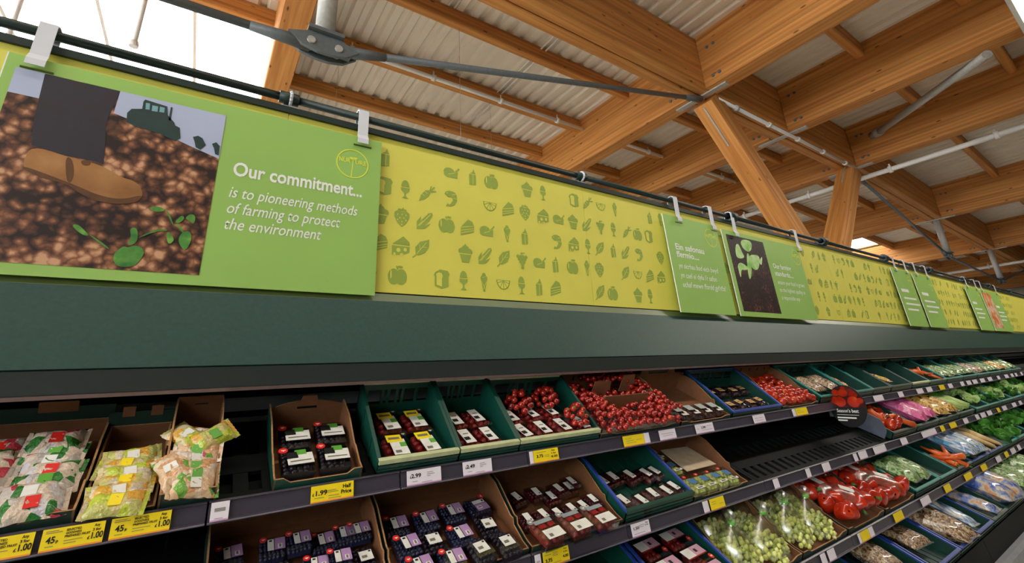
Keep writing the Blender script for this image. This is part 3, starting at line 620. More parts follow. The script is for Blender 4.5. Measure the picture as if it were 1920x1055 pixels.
# big sign with the boot photograph
X0, Z0 = -.50, 1.881
S1 = sign(X0, .457, 'large green sign with a boot and tractor photograph and white commitment text')
def rel(p): return [(a-X0, b-Z0) for a, b in p]
ph = MB().box(-.480-X0, -.027-X0, -.001, 0, 1.909-Z0, 2.409-Z0).build('photo_print', SOIL, S1)
PR = [('photo_sky', SKYP, [[(-.480, 2.409), (-.425, 2.409), (-.42, 2.335), (-.480, 2.336)], [(-.277, 2.409), (-.027, 2.409), (-.027, 2.262), (-.092, 2.282), (-.176, 2.311), (-.279, 2.338)]]),
 ('photo_trouser', TROU, [[(-.427, 2.408), (-.277, 2.408), (-.289, 2.307), (-.278, 2.234), (-.273, 2.185), (-.29, 2.19), (-.343, 2.191), (-.411, 2.205), (-.42, 2.267), (-.424, 2.339)]]),
 ('photo_boot', BOOT, [[(-.416, 2.16), (-.411, 2.204), (-.347, 2.191), (-.316, 2.187), (-.275, 2.181), (-.234, 2.157), (-.2, 2.151), (-.183, 2.128), (-.181, 2.108), (-.19, 2.092), (-.226, 2.08), (-.271, 2.082), (-.313, 2.102), (-.329, 2.118), (-.371, 2.121), (-.41, 2.137)]]),
 ('photo_boot_sole', BOOTD, [[(-.416, 2.148), (-.41, 2.137), (-.371, 2.121), (-.329, 2.118), (-.313, 2.102), (-.271, 2.082), (-.226, 2.08), (-.19, 2.092), (-.181, 2.108), (-.185, 2.115), (-.22, 2.095), (-.265, 2.097), (-.312, 2.116), (-.37, 2.135)], [(-.347, 2.19), (-.333, 2.187), (-.321, 2.144), (-.325, 2.118), (-.334, 2.129)], [(-.318, 2.186), (-.30, 2.19), (-.296, 2.176), (-.312, 2.172)]]),
 ('photo_tractor', TRAC, [[(-.249, 2.319), (-.252, 2.347), (-.245, 2.362), (-.223, 2.369), (-.224, 2.393), (-.221, 2.4), (-.17, 2.394), (-.165, 2.367), (-.148, 2.349), (-.143, 2.339), (-.132, 2.335), (-.126, 2.303), (-.137, 2.291), (-.175, 2.304), (-.226, 2.311)], [(-.162, 2.395), (-.158, 2.395), (-.156, 2.352), (-.161, 2.352)], [(-.098, 2.315), (-.086, 2.322), (-.075, 2.317), (-.064, 2.297), (-.075, 2.279), (-.087, 2.284), (-.092, 2.301)], [(-.05, 2.305), (-.04, 2.313), (-.03, 2.303), (-.029, 2.272), (-.038, 2.274), (-.043, 2.292)]]),
 ('photo_tractor_window', TRAW, [[(-.218, 2.39), (-.209, 2.391), (-.207, 2.371), (-.216, 2.37)], [(-.203, 2.387), (-.19, 2.387), (-.189, 2.37), (-.202, 2.369)], [(-.186, 2.388), (-.175, 2.388), (-.174, 2.372), (-.185, 2.371)]]),
 ('photo_seedling', PLNT, [[(-.303, 2.012), (-.291, 2.016), (-.275, 2.001), (-.264, 1.988), (-.28, 1.99)], [(-.267, 1.992), (-.264, 1.993), (-.222, 1.963), (-.224, 1.958)], [(-.212, 1.949), (-.196, 1.972), (-.187, 1.967), (-.171, 1.977), (-.151, 1.964), (-.156, 1.94), (-.167, 1.92), (-.193, 1.915), (-.208, 1.926)], [(-.192, 2.019), (-.179, 2.024), (-.172, 2.006), (-.172, 1.981), (-.189, 1.972), (-.185, 1.998)],
   [(-.172, 1.994), (-.169, 1.999), (-.137, 2.026), (-.115, 2.027), (-.114, 2.023), (-.136, 2.02)], [(-.165, 2.081), (-.146, 2.09), (-.123, 2.082), (-.143, 2.071)], [(-.127, 2.083), (-.12, 2.079), (-.102, 2.042), (-.106, 2.042)], [(-.103, 2.049), (-.089, 2.074), (-.081, 2.065), (-.09, 2.049)], [(-.081, 2.065), (-.071, 2.08), (-.057, 2.076), (-.058, 2.049), (-.071, 2.06)], [(-.102, 2.044), (-.089, 2.044), (-.077, 2.025), (-.081, 2.022), (-.091, 2.038)], [(-.084, 2.022), (-.066, 2.032), (-.056, 2.01), (-.066, 1.969), (-.087, 1.995)], [(-.115, 2.027), (-.093, 2.002), (-.103, 1.986), (-.111, 1.995)]])]
for i, (n, mt, ps) in enumerate(PR):
    for p in ps: flatpoly([rel(p if i in (0, 1, 4, 5) else smooth(p))], -.0014-.0003*i).build(n, mt, ph)
text('headline', 'Our commitment...', .062, WHITE, S1, .012-X0, -.001, 2.219-Z0, .022, width=.383)
for s, z, wd in (('is to pioneering methods', 2.148, .372), ('of farming to protect', 2.098, .318), ('the environment', 2.049, .263)):
    text('body_text', s, .05, WHITE, S1, .010-X0, -.001, z-Z0, .004, .22, wd)
logo(S1, .358-X0, 2.338-Z0, .055, LYEL)
hook(-.446, 'white hook at the left end of the large boot sign'); hook(.385, 'white hook at the right end of the large boot sign')
# Welsh sign
X0 = 2.045
S2 = sign(X0, 2.555, 'green sign with white Welsh text and no photograph', z0=1.882, z1=2.434, lean=.035)
for s, z in (('Ein safonau', 2.232), ('ffermio....', 2.188)): text('headline', s, .05, WHITE, S2, 2.102-X0, -.001, z-1.882, .02, width=.262 if 'safonau' in s else .2)
for s, z, wd in (('yn sicrhau bod eich bwyd', 2.125, .37), ("yn cael ei dyfu i'r safon", 2.072, .335), ('uchaf mewn ffordd gyfrifol', 2.02, .40)): text('body_text', s, .042, WHITE, S2, 2.10-X0, -.001, z-1.882, .004, .2, wd)
logo(S2, 2.472-X0, 2.345-1.882, .058, LYEL)
hook(2.178, 'white hook at the left of the Welsh text sign', zt=2.425); hook(2.517, 'white hook at the right of the Welsh text sign', zt=2.425)
# seedling photo sign
X0 = 2.61
S3 = sign(X0, 3.59, 'green sign with a pale seedling photograph and white standards text', z0=1.881, z1=2.424, lean=.03)
ph = MB().box(2.65-X0, 3.09-X0, -.001, 0, .03, .515).build('photo_print', SOILD, S3)
LF = [[(2.8, 2.369), (2.86, 2.388), (2.94, 2.383), (2.923, 2.329), (2.87, 2.297), (2.805, 2.323)], [(2.731, 2.335), (2.771, 2.348), (2.79, 2.289), (2.81, 2.257), (2.732, 2.241), (2.705, 2.262)], [(2.846, 2.278), (2.974, 2.296), (2.997, 2.269), (2.936, 2.183), (2.855, 2.188)], [(2.70, 2.2), (2.745, 2.224), (2.84, 2.186), (2.765, 2.17), (2.73, 2.174), (2.70, 2.106), (2.695, 2.168)], [(2.838, 2.294), (2.873, 2.289), (2.86, 2.188), (2.81, 2.11), (2.79, 2.13)], [(2.97, 2.248), (3.04, 2.30), (2.99, 2.215)]]
for q, p in enumerate(LF): flatpoly([[(a-X0, b-1.881) for a, b in smooth(p)]], -.0014-.0001*q).build('photo_leaf', PLNP, ph)
for s, z, wd in (('Our farming', 2.222, .245), ('standards....', 2.17, .25)): text('headline', s, .048, WHITE, S3, 3.145-X0, -.001, z-1.881, .02, width=wd)
for s, z, wd in (('ensure your food is grown', 2.112, .37), ('to the highest quality in', 2.06, .35), ('a responsible way', 2.008, .25)): text('body_text', s, .04, WHITE, S3, 3.15-X0, -.001, z-1.881, .004, .2, wd)
logo(S3, 3.52-X0, 2.335-1.881, .058, LYEL)
hook(2.76, 'white hook at the left of the seedling sign', zt=2.415); hook(3.60, 'white hook at the right of the seedling sign', zt=2.415)
# far signs
for x0, x1, lab, pic in ((5.45, 5.97, 'first of two narrow green text signs side by side in the distance', 0), (6.04, 6.62, 'second of two narrow green text signs side by side in the distance', 0), (7.95, 8.6, 'far green text sign left of the carrot picture', 0), (8.66, 9.7, 'farthest green sign with a carrot picture', 1)):
    t = sign(x0, x1, lab, z0=1.881, z1=2.44, lean=.03); w = x1-x0; short = {5.45: 'first narrow distant sign', 6.04: 'second narrow distant sign', 7.95: 'far text sign', 8.66: 'far carrot sign'}[x0]
    if pic: MB().box(.06, .52, -.001, 0, .04, .52).build('photo_print', CARP, t)
    xx = .58 if pic else .09
    bars(t, xx, .33, [.2], .03, .05, WHITE); bars(t, xx, .26, [.34, .4, .3], .018, .055, WHITE)
    logo(t, w-.09, .45, .055, LYEL)
    hook(x0+.12, 'white hook at the left of the '+short); hook(x1-.1, 'white hook at the right of the '+short)

# ------------------------------------------------------------------ price tickets on the shelf strips
def TM(s, x, dy=-.0045):
    a = math.radians(SH[s][2])
    return SM(s, x) @ Matrix.Rotation(-a-math.radians(8), 4, 'X') @ Matrix.Translation((0, -.012+dy, -.0165))
def ticket(s, x0, x1, label, col='w', lines=(), group='shelf edge tickets', h=.036):
    w = x1-x0; t = thing('price_ticket', label, 'ticket', M=TM(s, (x0+x1)/2), group=group)
    MB().box(-w/2, w/2, 0, .0012, -h/2, h/2).build('card', CARDY if col == 'y' else CARDW, t)
    MB().box(-w/2, w/2, -.0004, 0, -h/2, -h/2+.0028).build('card_edge', CARDO if col == 'y' else CARDP, t)
    for s_, x, z, sz, wd in lines: text('print', s_, sz, BLACK, t, x*w-w/2, -.0006, z*h-h/2, .028, width=wd*w if wd else None)
    return t
def small(t, w, h, rows):
    m = MB()
    for x, z, wd in rows: m.add([(x*w-w/2, -.0006, z*h-h/2), ((x+wd)*w-w/2, -.0006, z*h-h/2), ((x+wd)*w-w/2, -.0006, z*h-h/2+.0010), (x*w-w/2, -.0006, z*h-h/2+.0010)], [(0, 1, 2, 3)])
    o = m.build('small_print', GREYP, t); o['kind'] = 'stuff'
for x0, x1, lab in ((-.293, -.203, 'yellow multibuy ticket cut off at the left frame edge'), (-.193, -.105, 'yellow 45p multibuy ticket under the green and pink bags'), (-.096, -.001, 'yellow 45p multibuy ticket under the tall brown box')):
    t = ticket(1, x0, x1, lab, 'y', (('45', .08, .36, .0145, .14), ('p', .235, .36, .007, None), ('SELECTED', .37, .80, .0052, .24), ('GOODNESS', .37, .655, .0052, .25), ('PREPARED FRUIT', .36, .51, .0052, .41), ('Any', .82, .80, .0066, .1), ('3 for', .80, .60, .0066, .14), ('£', .735, .26, .007, None), ('1.00', .78, .26, .0145, .19)))
    small(t, x1-x0, .036, [(.05, .88, .2), (.05, .8, .26), (.08, .2, .13), (.36, .36, .3), (.36, .24, .2)])
t = ticket(1, .269, .369, 'yellow half price 1.99 ticket below the cardboard tray of blackberries', 'y', (('£', .03, .42, .008, None), ('1.99', .08, .42, .0145, .26), ('Half', .73, .64, .0115, .2), ('Price', .69, .32, .0115, .25)))
small(t, .1, .036, [(.38, .62, .2), (.38, .52, .25), (.08, .26, .22), (.4, .3, .25), (.4, .15, .3)])
for x0, x1, pr, lab in ((.509, .609, '2.99', 'white 2.99 ticket below the green crate of strawberries'), (.678, .775, '2.49', 'white 2.49 ticket below the second green crate')):
    t = ticket(1, x0, x1, lab, 'w', (('£', .08, .5, .008, None), (pr, .12, .5, .0135, .28))); small(t, x1-x0, .036, [(.58, .72, .18), (.58, .6, .22), (.58, .48, .1), (.15, .24, .15), (.42, .12, .3)])
t = ticket(1, .068, .102, 'white barcode ticket at the left end of the empty shelf gap'); small(t, .034, .036, [(.2, y, .6) for y in (.5, .55, .6, .65)]+[(.25, .12, .45)])
ticket(1, .916, .93, 'narrow white barcode ticket beside the yellow 3.75 ticket on the top shelf')
t = ticket(1, .932, 1.033, 'yellow 3.75 ticket on the top shelf', 'y', (('3.75', .1, .4, .012, .26), ('Any', .72, .78, .006, .15), ('2 for', .7, .55, .006, .2), ('4.00', .68, .25, .0095, .27))); small(t, .1, .036, [(.1, .8, .4), (.42, .5, .2), (.42, .4, .2)])
t = ticket(1, 1.343, 1.455, 'yellow ticket below the heap of red cherry tomatoes', 'y'); small(t, .11, .036, [(.1, .7, .3), (.1, .5, .4), (.6, .5, .3), (.1, .3, .5)])
ticket(1, 1.457, 1.487, 'white tab beside the yellow ticket under the cherry tomatoes')
t = ticket(1, 1.546, 1.647, 'white notice ticket with blue edge lines on the top shelf'); small(t, .1, .036, [(.12, .6, .76), (.2, .4, .6)])
t = ticket(1, 1.78, 1.906, 'white price ticket below the kraft tray of small punnets', 'w', (('2.00', .3, .5, .012, .25),)); small(t, .126, .036, [(.6, .7, .3), (.3, .3, .6), (.05, .5, .12)])
t = ticket(1, 2.23, 2.335, 'white price ticket below the blue rimmed crate of kraft labelled punnets'); small(t, .1, .036, [(.1, .6, .3), (.5, .6, .4), (.1, .3, .7)])
ticket(1, 2.61, 2.64, 'white tab beside the yellow ticket under the loose tomatoes'); t = ticket(1, 2.645, 2.77, 'yellow ticket under the loose plum tomatoes', 'y'); small(t, .12, .036, [(.1, .7, .3), (.1, .4, .6)])
t = ticket(2, .844, .864, 'narrow white barcode ticket at the left of the second shelf'); small(t, .02, .036, [(.2, .5, .6), (.2, .56, .6)])
t = ticket(2, .872, .965, 'yellow 3.75 ticket below the tray of red punnets on the second shelf', 'y', (('3.75', .06, .3, .011, .26), ('Any', .8, .82, .005, .13), ('2 for', .78, .62, .005, .17), ('4.00', .74, .3, .009, .22))); small(t, .093, .036, [(.06, .75, .25), (.36, .8, .2), (.36, .7, .2), (.36, .6, .2), (.36, .15, .3)])
t = ticket(2, 1.229, 1.316, 'lilac white 1.50 ticket on the second shelf below the blue rimmed crate', 'w', (('1.50', .08, .52, .011, .3), ('Any', .78, .8, .006, .15), ('3 for', .74, .62, .006, .2))); small(t, .087, .036, [(.42, .75, .3), (.42, .62, .25), (.1, .2, .6)])
ticket(2, 1.613, 1.645, 'white tab beside the yellow ticket below the green fruit punnets'); t = ticket(2, 1.656, 1.746, 'yellow ticket below the green fruit punnets on the second shelf', 'y'); small(t, .09, .036, [(.1, .7, .3), (.1, .5, .3), (.6, .4, .3)])
for x0, x1 in ((2.115, 2.157), (2.407, 2.447), (2.574, 2.65), (2.933, 2.975), (3.0, 3.1), (3.2, 3.37), (3.62, 3.72), (4.0, 4.28)):
    ticket(2, x0, x1, 'small white ticket on the second shelf right of the empty shelf', group='small white tickets on the second shelf')
for x0, x1 in ((4.39, 4.47), (4.6, 4.75)): ticket(2, x0, x1, 'yellow ticket below the red and yellow potato bag', 'y', group='small yellow tickets on the second shelf')
for x0, x1, c, lab in ((2.484, 2.505, 'w', 'white tab at the grape bags on the third shelf'), (2.51, 2.595, 'y', 'yellow ticket below the bagged red peppers'), (2.6, 2.644, 'w', 'white tab right of the yellow pepper ticket'), (2.9, 3.014, 'y', 'yellow ticket below the second tray of peppers'), (3.29, 3.425, 'w', 'white ticket below the dark green crate of salad packs'), (3.69, 3.80, 'y', 'yellow ticket below the empty green crates'), (4.1, 4.25, 'y', 'yellow ticket below the carrot packs'), (4.49, 4.62, 'y', 'yellow ticket below the blue and white packs'), (2.13, 2.17, 'w', 'pink white tab on the dark strip below the grapes'), (2.19, 2.25, 'w', 'second white tab on the dark strip below the grapes')):
    ticket(3, x0, x1, lab, c)
rt = random.Random(5)
for s, x, e in ((1, 3.3, 8.5), (2, 4.95, 8.5), (3, 4.9, 8.0)):
    while x < e:
        w = rt.uniform(.09, .16)
        c = 'y' if rt.random() < .12 else 'w'
        ticket(s, x, x+w, '%s ticket on the far end of the %s shelf' % ('yellow' if c == 'y' else 'white', ORD[s]), c, group='distant %s tickets on the %s shelf' % ('yellow' if c == 'y' else 'white', ORD[s])); x += w+rt.uniform(.06, .3)

# ------------------------------------------------------------------ crates and cartons
def rimbar(name, p0, p1, mat, t, w=.010, h=.007):
    p0 = Vector(p0); p1 = Vector(p1); d = (p1-p0); L = d.length; d.normalize(); side = Vector((0, 0, 1)).cross(d).normalized(); up = d.cross(side)
    M = Matrix((d, side, up)).transposed().to_4x4(); M.translation = p0
    return MB().box(0, L, -w/2, w/2, -h*.4, h*.6).build(name, mat, t, M=M)
def plastic_crate(s, x0, x1, L, h, hf, label, body=CRATE, rim=CRATE, frim=None, v0=.004, group='plastic crates', slots=True):
    w = x1-x0; T = .005; t = thing('plastic_crate', label, 'crate', M=SM(s, x0, v0, .001), group=group)
    m = MB(); n = max(2, int(w/.05)); m.box(0, w, 0, L, 0, .004)
    for k in range(1, n): m.box(w*k/n-.003, w*k/n+.003, 0, L, .004, .007)
    m.build('base', body, t)
    m = MB(); za, zc = h*.45, h*.82                    # back wall with slots
    m.box(0, w, L-T, L, 0, za); m.box(0, w, L-T, L, zc, h)
    k = 0; xx = 0.0; edges = [0, .12, .3, .34, .38, .42, .5, .54, .58, .62, .78, .82, 1] if slots else [0, 1]
    for i in range(0, len(edges)-1):
        if i % 2 == 0: m.box(w*edges[i], w*edges[i+1], L-T, L, za, zc)
    m.build('back_wall', body, t)
    for sx in (0, 1):
        xa = 0 if sx == 0 else w-T
        MB().prism([(0, 0), (L, 0), (L, h), (L*.08, hf+(h-hf)*.06), (0, hf)], xa, xa+T, 'x').build('side_wall', body, t)
        xo = -.003 if sx == 0 else w
        m = MB()
        for f in (.3, .65): m.box(xo, xo+.003, L*f, L*f+.006, 0, hf+(h-hf)*f*.95)
        m.build('side_rib', body, t)
    m = MB(); m.box(0, w, 0, T, 0, hf); m.box(0, w, -.003, 0, hf*.3, hf*.42); m.box(0, w, -.003, 0, hf*.62, hf*.74); m.build('front_wall', body, t)
    fr = frim or rim
    rimbar('back_rim', (0, L-T/2, h), (w, L-T/2, h), fr, t)
    for xa in (T/2, w-T/2): rimbar('side_rim', (xa, 0, hf), (xa, L, h), rim, t)
    rimbar('front_rim', (0, T/2, hf), (w, T/2, hf), fr, t, .014, .012 if frim else .007)
    return t
def carton(s, x0, x1, L, h, hf, label, style='flat', v0=.004, group='cardboard trays', outer=PRINTG):
    w = x1-x0; T = .004; mats = [KRAFT, outer, KRAFTE]; t = thing('cardboard_tray', label, 'box', M=SM(s, x0, v0, .001), group=group)
    MB().box(0, w, 0, L, 0, .003).build('base', KRAFT, t)
    if style == 'peak':
        top = [(0, 0), (w, 0), (w, h*.78), (w*.78, h*.95), (w*.62, h*1.02), (w*.6, h*1.2), (w*.42, h*1.2), (w*.4, h*1.02), (w*.22, h*.95), (0, h*.78)]
        MB().prism(top, L-T, L, 'y', 0, 1, 2).build('back_wall', mats, t)
        MB().box(w*.36, w*.62, L-T-.001, L-T, h*.72, h*.8).build('handle_hole', SHELFB, t)
    elif style == 'tabs':
        MB().prism([(0, 0), (w, 0), (w, h), (0, h)], L-T, L, 'y', 0, 1, 2).build('back_wall', mats, t)
        MB().box(-.006, w+.006, L+.001, L+.004, h*.3, h+.034).build('green_back_panel', outer, t)
        for f in (.16, .62): MB().box(w*f, w*f+w*.2, L-.001, L+.001, h+.022, h+.048).build('tab', KRAFT, t)
    elif style == 'tall':
        MB().prism([(0, 0), (w, 0), (w*.98, h), (w*.02, h)], L-T, L, 'y', 0, 1, 2).build('back_wall', mats, t)
        MB().box(w*.38, w*.66, L-T-.001, L-T, h*.8, h*.835).build('handle_hole', pm('shadow_slot', (60, 40, 26), .9), t)
    elif style == 'crenel':
        p = [(0, 0), (w, 0), (w, h), (w*.86, h), (w*.84, h+.025), (w*.72, h+.025), (w*.70, h), (w*.30, h), (w*.28, h+.025), (w*.16, h+.025), (w*.14, h), (0, h)]
        MB().prism(p, L-T, L, 'y', 0, 1, 2).build('back_wall', mats, t)
        MB().box(w*.2, w*.8, L+.001, L+.003, h*.4, h+.018).build('green_flap', CRATED, t)
    else:
        MB().prism([(0, 0), (w, 0), (w, h), (0, h)], L-T, L, 'y', 0, 1, 2).build('back_wall', mats, t)
        for f in (.2, .42, .64, .84): MB().box(w*f, w*f+.008, L-T-.001, L-T, h*.72, h*.9).build('vent_slot', SHELFB, t)
    sp = [(0, 0), (L, 0), (L, h*.95), (L*.7, h*.9), (L*.35, h*.5), (L*.3, h*.52), (L*.27, hf+.01), (L*.1, hf), (0, hf)]
    MB().prism(sp, 0, T, 'x', 1, 0, 2).build('side_wall', mats, t); MB().prism(sp, w-T, w, 'x', 0, 1, 2).build('side_wall', mats, t)
    MB().prism([(0, 0), (w, 0), (w, hf), (w*.9, hf), (w*.82, hf*.6), (w*.18, hf*.6), (w*.1, hf), (0, hf)], 0, T, 'y', 1, 0, 2).build('front_wall', mats, t)
    return t

# ------------------------------------------------------------------ punnets
def heap_me(name, mat, r, w, d, h, seed, elong=1.0, leaf=False):
    R = random.Random(seed); m = MB(); y = -d/2+r
    while y < d/2-r*.4:
        x = -w/2+r
        while x < w/2-r*.4:
            M = Euler((R.random()*3, R.random()*3, R.random()*3)).to_matrix().to_4x4()
            m.ball((x+R.uniform(-.2, .2)*r, y+R.uniform(-.2, .2)*r, h-r+R.uniform(-.4, .15)*r), r*R.uniform(.9, 1.1), 0, (1, 1, elong), M=M)
            x += r*1.75
        y += r*1.75
    m.box(-w/2+.003, w/2-.003, -d/2+.003, d/2-.003, .004, h-r*1.1)
    return m.mesh(name, mat)
PROTO = {}
def punnet_proto(key, fruit, w, d, h, labels, sticker=None, tray=None, film=True, prints=()):
    t = thing('fruit_punnet', 'punnet', 'punnet', group='x')
    tp = [(-w/2*.86, 0), (w/2*.86, 0), (w/2, h*.7), (-w/2, h*.7)]
    MB().prism(tp, -d/2, -d/2+.0015, 'y').prism(tp, d/2-.0015, d/2, 'y').box(-w/2*.86, w/2*.86, -d/2, d/2, 0, .0015).add([(-w/2*.86, -d/2, 0), (-w/2*.86, d/2, 0), (-w/2, d/2, h*.7), (-w/2, -d/2, h*.7)], [(0, 1, 2, 3)]).add([(w/2*.86, -d/2, 0), (w/2*.86, d/2, 0), (w/2, d/2, h*.7), (w/2, -d/2, h*.7)], [(0, 1, 2, 3)]).build('tray', tray or LID, t)
    o = obj('fruit', fruit, t); o['kind'] = 'stuff'
    if film:
        e = .006
        MB().add([(-w/2-.003, -d/2-.003, h*.7), (w/2+.003, -d/2-.003, h*.7), (w/2+.003, d/2+.003, h*.7), (-w/2-.003, d/2+.003, h*.7), (-w/2+e, -d/2+e, h), (w/2-e, -d/2+e, h), (w/2-e, d/2-e, h), (-w/2+e, d/2-e, h)], [(4, 5, 6, 7), (0, 1, 5, 4), (1, 2, 6, 5), (2, 3, 7, 6), (3, 0, 4, 7)]).build('lid', LID, t)
    for i, (nm, mat, xa, xb, ya, yb) in enumerate(labels):
        MB().box(xa, xb, ya, yb, h+.0006+.0003*i, h+.0012+.0003*i).build(nm, mat, t)
    if sticker:
        mat, sx, sy, r, sc = sticker
        c = MB().prism([(sx+r*sc*math.cos(2*PI*k/16), sy+r*math.sin(2*PI*k/16)) for k in range(16)], h+.001, h+.0022, 'z').build('sticker', mat, t)
        MB().box(sx-r*.45, sx+r*.5, sy-r*.1, sy+r*.15, h+.0022, h+.0027).box(sx-r*.1, sx+r*.15, sy-r*.4, sy+r*.1, h+.0022, h+.0027).build('sticker_print', WHITE, c)
    PROTO[key] = [t, False]
def punnet(key, s, X, v, label, group, rz=0., w=.008, jit=.0, sc=1):
    t, used = PROTO[key]; M = SM(s, X, v, w, rz) @ Matrix.Scale(sc, 4)
    if used: t = dup(t, M, label)
    else: t.matrix_basis = M; PROTO[key][1] = True
    t['label'] = label; t['group'] = group
    return t
W_, D_, H_ = .078, .096, .034
bb = heap_me('blackberries', BLKP, .0085, W_*.9, D_*.9, .028, 1)
bl = heap_me('blueberries', BLUB, .0065, W_*.9, D_*.9, .028, 2)
sb = heap_me('strawberries', STRB, .0125, W_*.9, D_*.9, .030, 3, 1.25)
ch = heap_me('cherries', CHER, .009, .062, .07, .026, 4)
gr = heap_me('green_fruit', GRAP, .011, .062, .085, .030, 5)
dk = heap_me('dark_plums', pm('dark_plum', (58, 22, 34), .35, var=.3), .014, .062, .08, .028, 6)
sbs = heap_me('small_strawberries', STRB, .010, .062, .07, .026, 7, 1.2)
punnet_proto('D', bb, W_, D_-.006, H_, [('label', LABW, -.024, .036, -.026, -.002), ('label_code', LABW, .002, .036, -.002, .016), ('label_green', LABG, -.004, .022, .010, .030), ('label_black', BLACK, -.024, .0, -.001, .022), ('label_print', GREYP, -.018, .030, -.016, -.013)], (REDST, -.030, .034, .011, 1), BLACK)
punnet_proto('E', sb, W_, D_+.03, H_, [('label', LABW, -.018, .026, -.048, .022), ('label_yellow', CARDY, -.024, .020, .010, .044), ('label_green', LABG, .008, .026, -.014, .006), ('label_print', GREYP, -.018, .014, .022, .032), ('label_code', GREYP, -.012, .004, -.040, -.030)], (BLACK, .030, .044, .010, 1))
punnet_proto('F', sb, W_-.006, D_, H_, [('label', LABW, -.017, .017, -.034, .036), ('label_black', BLACK, -.015, .004, -.020, -.004), ('label_print', GREYP, -.008, .010, .010, .014)])
punnet_proto('lilac', bl, .072, .074, H_, [('label', LABW, -.014, .004, -.022, .022), ('label_lilac', LILAC, .004, .034, -.022, .024), ('label_bar', BLACK, .003, .005, -.022, .023), ('label_heart', BLACK, -.010, -.002, .012, .018), ('label_code', LABW, .014, .026, -.018, -.002), ('label_print', GREYP, .017, .023, -.016, -.004)], (REDST, -.026, .024, .010, 1))
punnet_proto('white', bb, .072, .074, H_, [('label', LABW, -.020, .020, -.018, .020), ('label_dot', BLACK, .010, .017, .012, .018), ('label_print', GREYP, -.014, .002, -.008, .002)], None)
punnet_proto('cherry', ch, .068, .078, .030, [('label', LABW, -.012, .014, -.020, .024), ('label_dot', BLACK, .004, .010, -.014, -.008)])
punnet_proto('berrybig', sb, .09, .09, H_, [('label', LABW, -.030, .034, -.040, -.006), ('label_top', pm('label_grey', (150, 160, 164), .5), -.034, .030, .018, .032), ('label_fruit', STRB, -.030, -.006, .0, .014), ('label_fruit', STRB, .004, .028, .0, .015), ('label_print', GREYP, -.02, -.008, -.034, -.024)], (pm('sticker_clear', (140, 140, 140), .3), -.042, .034, .010, 1))
punnet_proto('greylab', dk, .07, .085, .030, [('label', pm('label_pale_teal', (176, 186, 180), .5), -.024, .024, -.004, .034), ('label_strip', LABW, -.02, .02, -.034, -.022)], (LABW, .016, -.014, .008, 1))
punnet_proto('kraftlab', dk, .07, .085, .030, [('label', LABK, -.022, .022, -.016, .016), ('label_print', BLACK, -.014, .014, -.002, .002)])
punnet_proto('greenfruit', gr, .068, .092, .034, [('label', LABB, -.018, .018, -.008, .018), ('label_strip', LABW, -.024, .024, -.036, -.026), ('label_print', BLACK, -.016, .012, -.033, -.029)], (REDST, -.018, .032, .007, 1.4))
punnet_proto('strawlong', sbs, .125, .078, .036, [('label', LABW, -.052, -.006, -.004, .034), ('label_lilac', pm('label_pink', (206, 160, 180), .5), -.006, .050, -.004, .034), ('label_edge', STRB, -.052, .050, -.008, -.004), ('label_print', BLACK, .006, .018, .008, .022)], (REDST, .044, -.026, .011, .8))

def where(L, i, hi=.14, lo=.06):
    row = lambda v: 'back' if v > hi else ('middle' if v > lo else 'front')
    r = row(L[i][1]); same = sorted(j for j in range(len(L)) if row(L[j][1]) == r); same.sort(key=lambda j: L[j][0])
    return '%s row, %s from the left' % (r, OW[same.index(i)])
# ---- top shelf, left to right
carton(1, -.50, -.156, .29, .058, .03, 'green printed cardboard tray of green and pink fruit bags at left edge', 'tabs')
carton(1, -.152, -.032, .27, .045, .012, 'narrow cardboard tray of yellow fruit bags', 'tabs')
tb = carton(1, -.028, .075, .27, .112, .035, 'tall open cardboard box of peach and green fruit bags', 'tall')
text('tear_print', 'PULL HERE & TEAR THIS WAY', .008, KRAFT, tb, .008, -.0006, .018, .01, width=.086)
carton(1, .186, .392, .27, .080, .03, 'cardboard tray with peaked handle holding four blackberry punnets', 'peak', outer=CRATE)
for i, (x, v) in enumerate(((.247, .165), (.338, .17), (.242, .062), (.330, .062))):
    punnet('D', 1, x, v, 'blackberry punnet with red sticker, %s under the peaked handle' % ('back left', 'back right', 'front left', 'front right')[i], 'blackberry punnets in the peaked tray', rz=random.uniform(-.05, .05))
plastic_crate(1, .432, .668, .268, .125, .036, 'green plastic crate with cream lip holding yellow labelled strawberry punnets', frim=CREAM)
for i, (x, v) in enumerate(((.510, .190), (.598, .190), (.500, .066), (.590, .066))):
    punnet('E', 1, x, v, 'strawberry punnet with yellow label, %s in the cream lipped crate' % ('back left', 'back right', 'front left', 'front right')[i], 'yellow labelled strawberry punnets', rz=random.uniform(-.04, .12))
plastic_crate(1, .674, .882, .268, .125, .036, 'second green plastic crate with cream lip and plain white labelled punnets', frim=CREAM)
for i, (x, v) in enumerate(((.728, .165), (.81, .17), (.722, .062), (.80, .062))):
    punnet('F', 1, x, v, 'red berry punnet with slanted white label, %s in the second crate' % ('back left', 'back right', 'front left', 'front right')[i], 'white labelled berry punnets in the second crate', rz=random.uniform(.05, .2))
plastic_crate(1, .888, 1.235, .268, .120, .036, 'wide green crate with cream lip, bagged tomatoes heaped on its punnets', frim=CREAM)
for i, (x, v) in enumerate(((.938, .15), (.930, .056), (1.016, .06), (1.105, .062), (1.19, .06), (1.03, .16), (1.12, .16))):
    punnet('F', 1, x, v, 'white labelled berry punnet in the wide crate, %s of seven' % OW[i], 'berry punnets in the wide crate', rz=random.uniform(.05, .2))
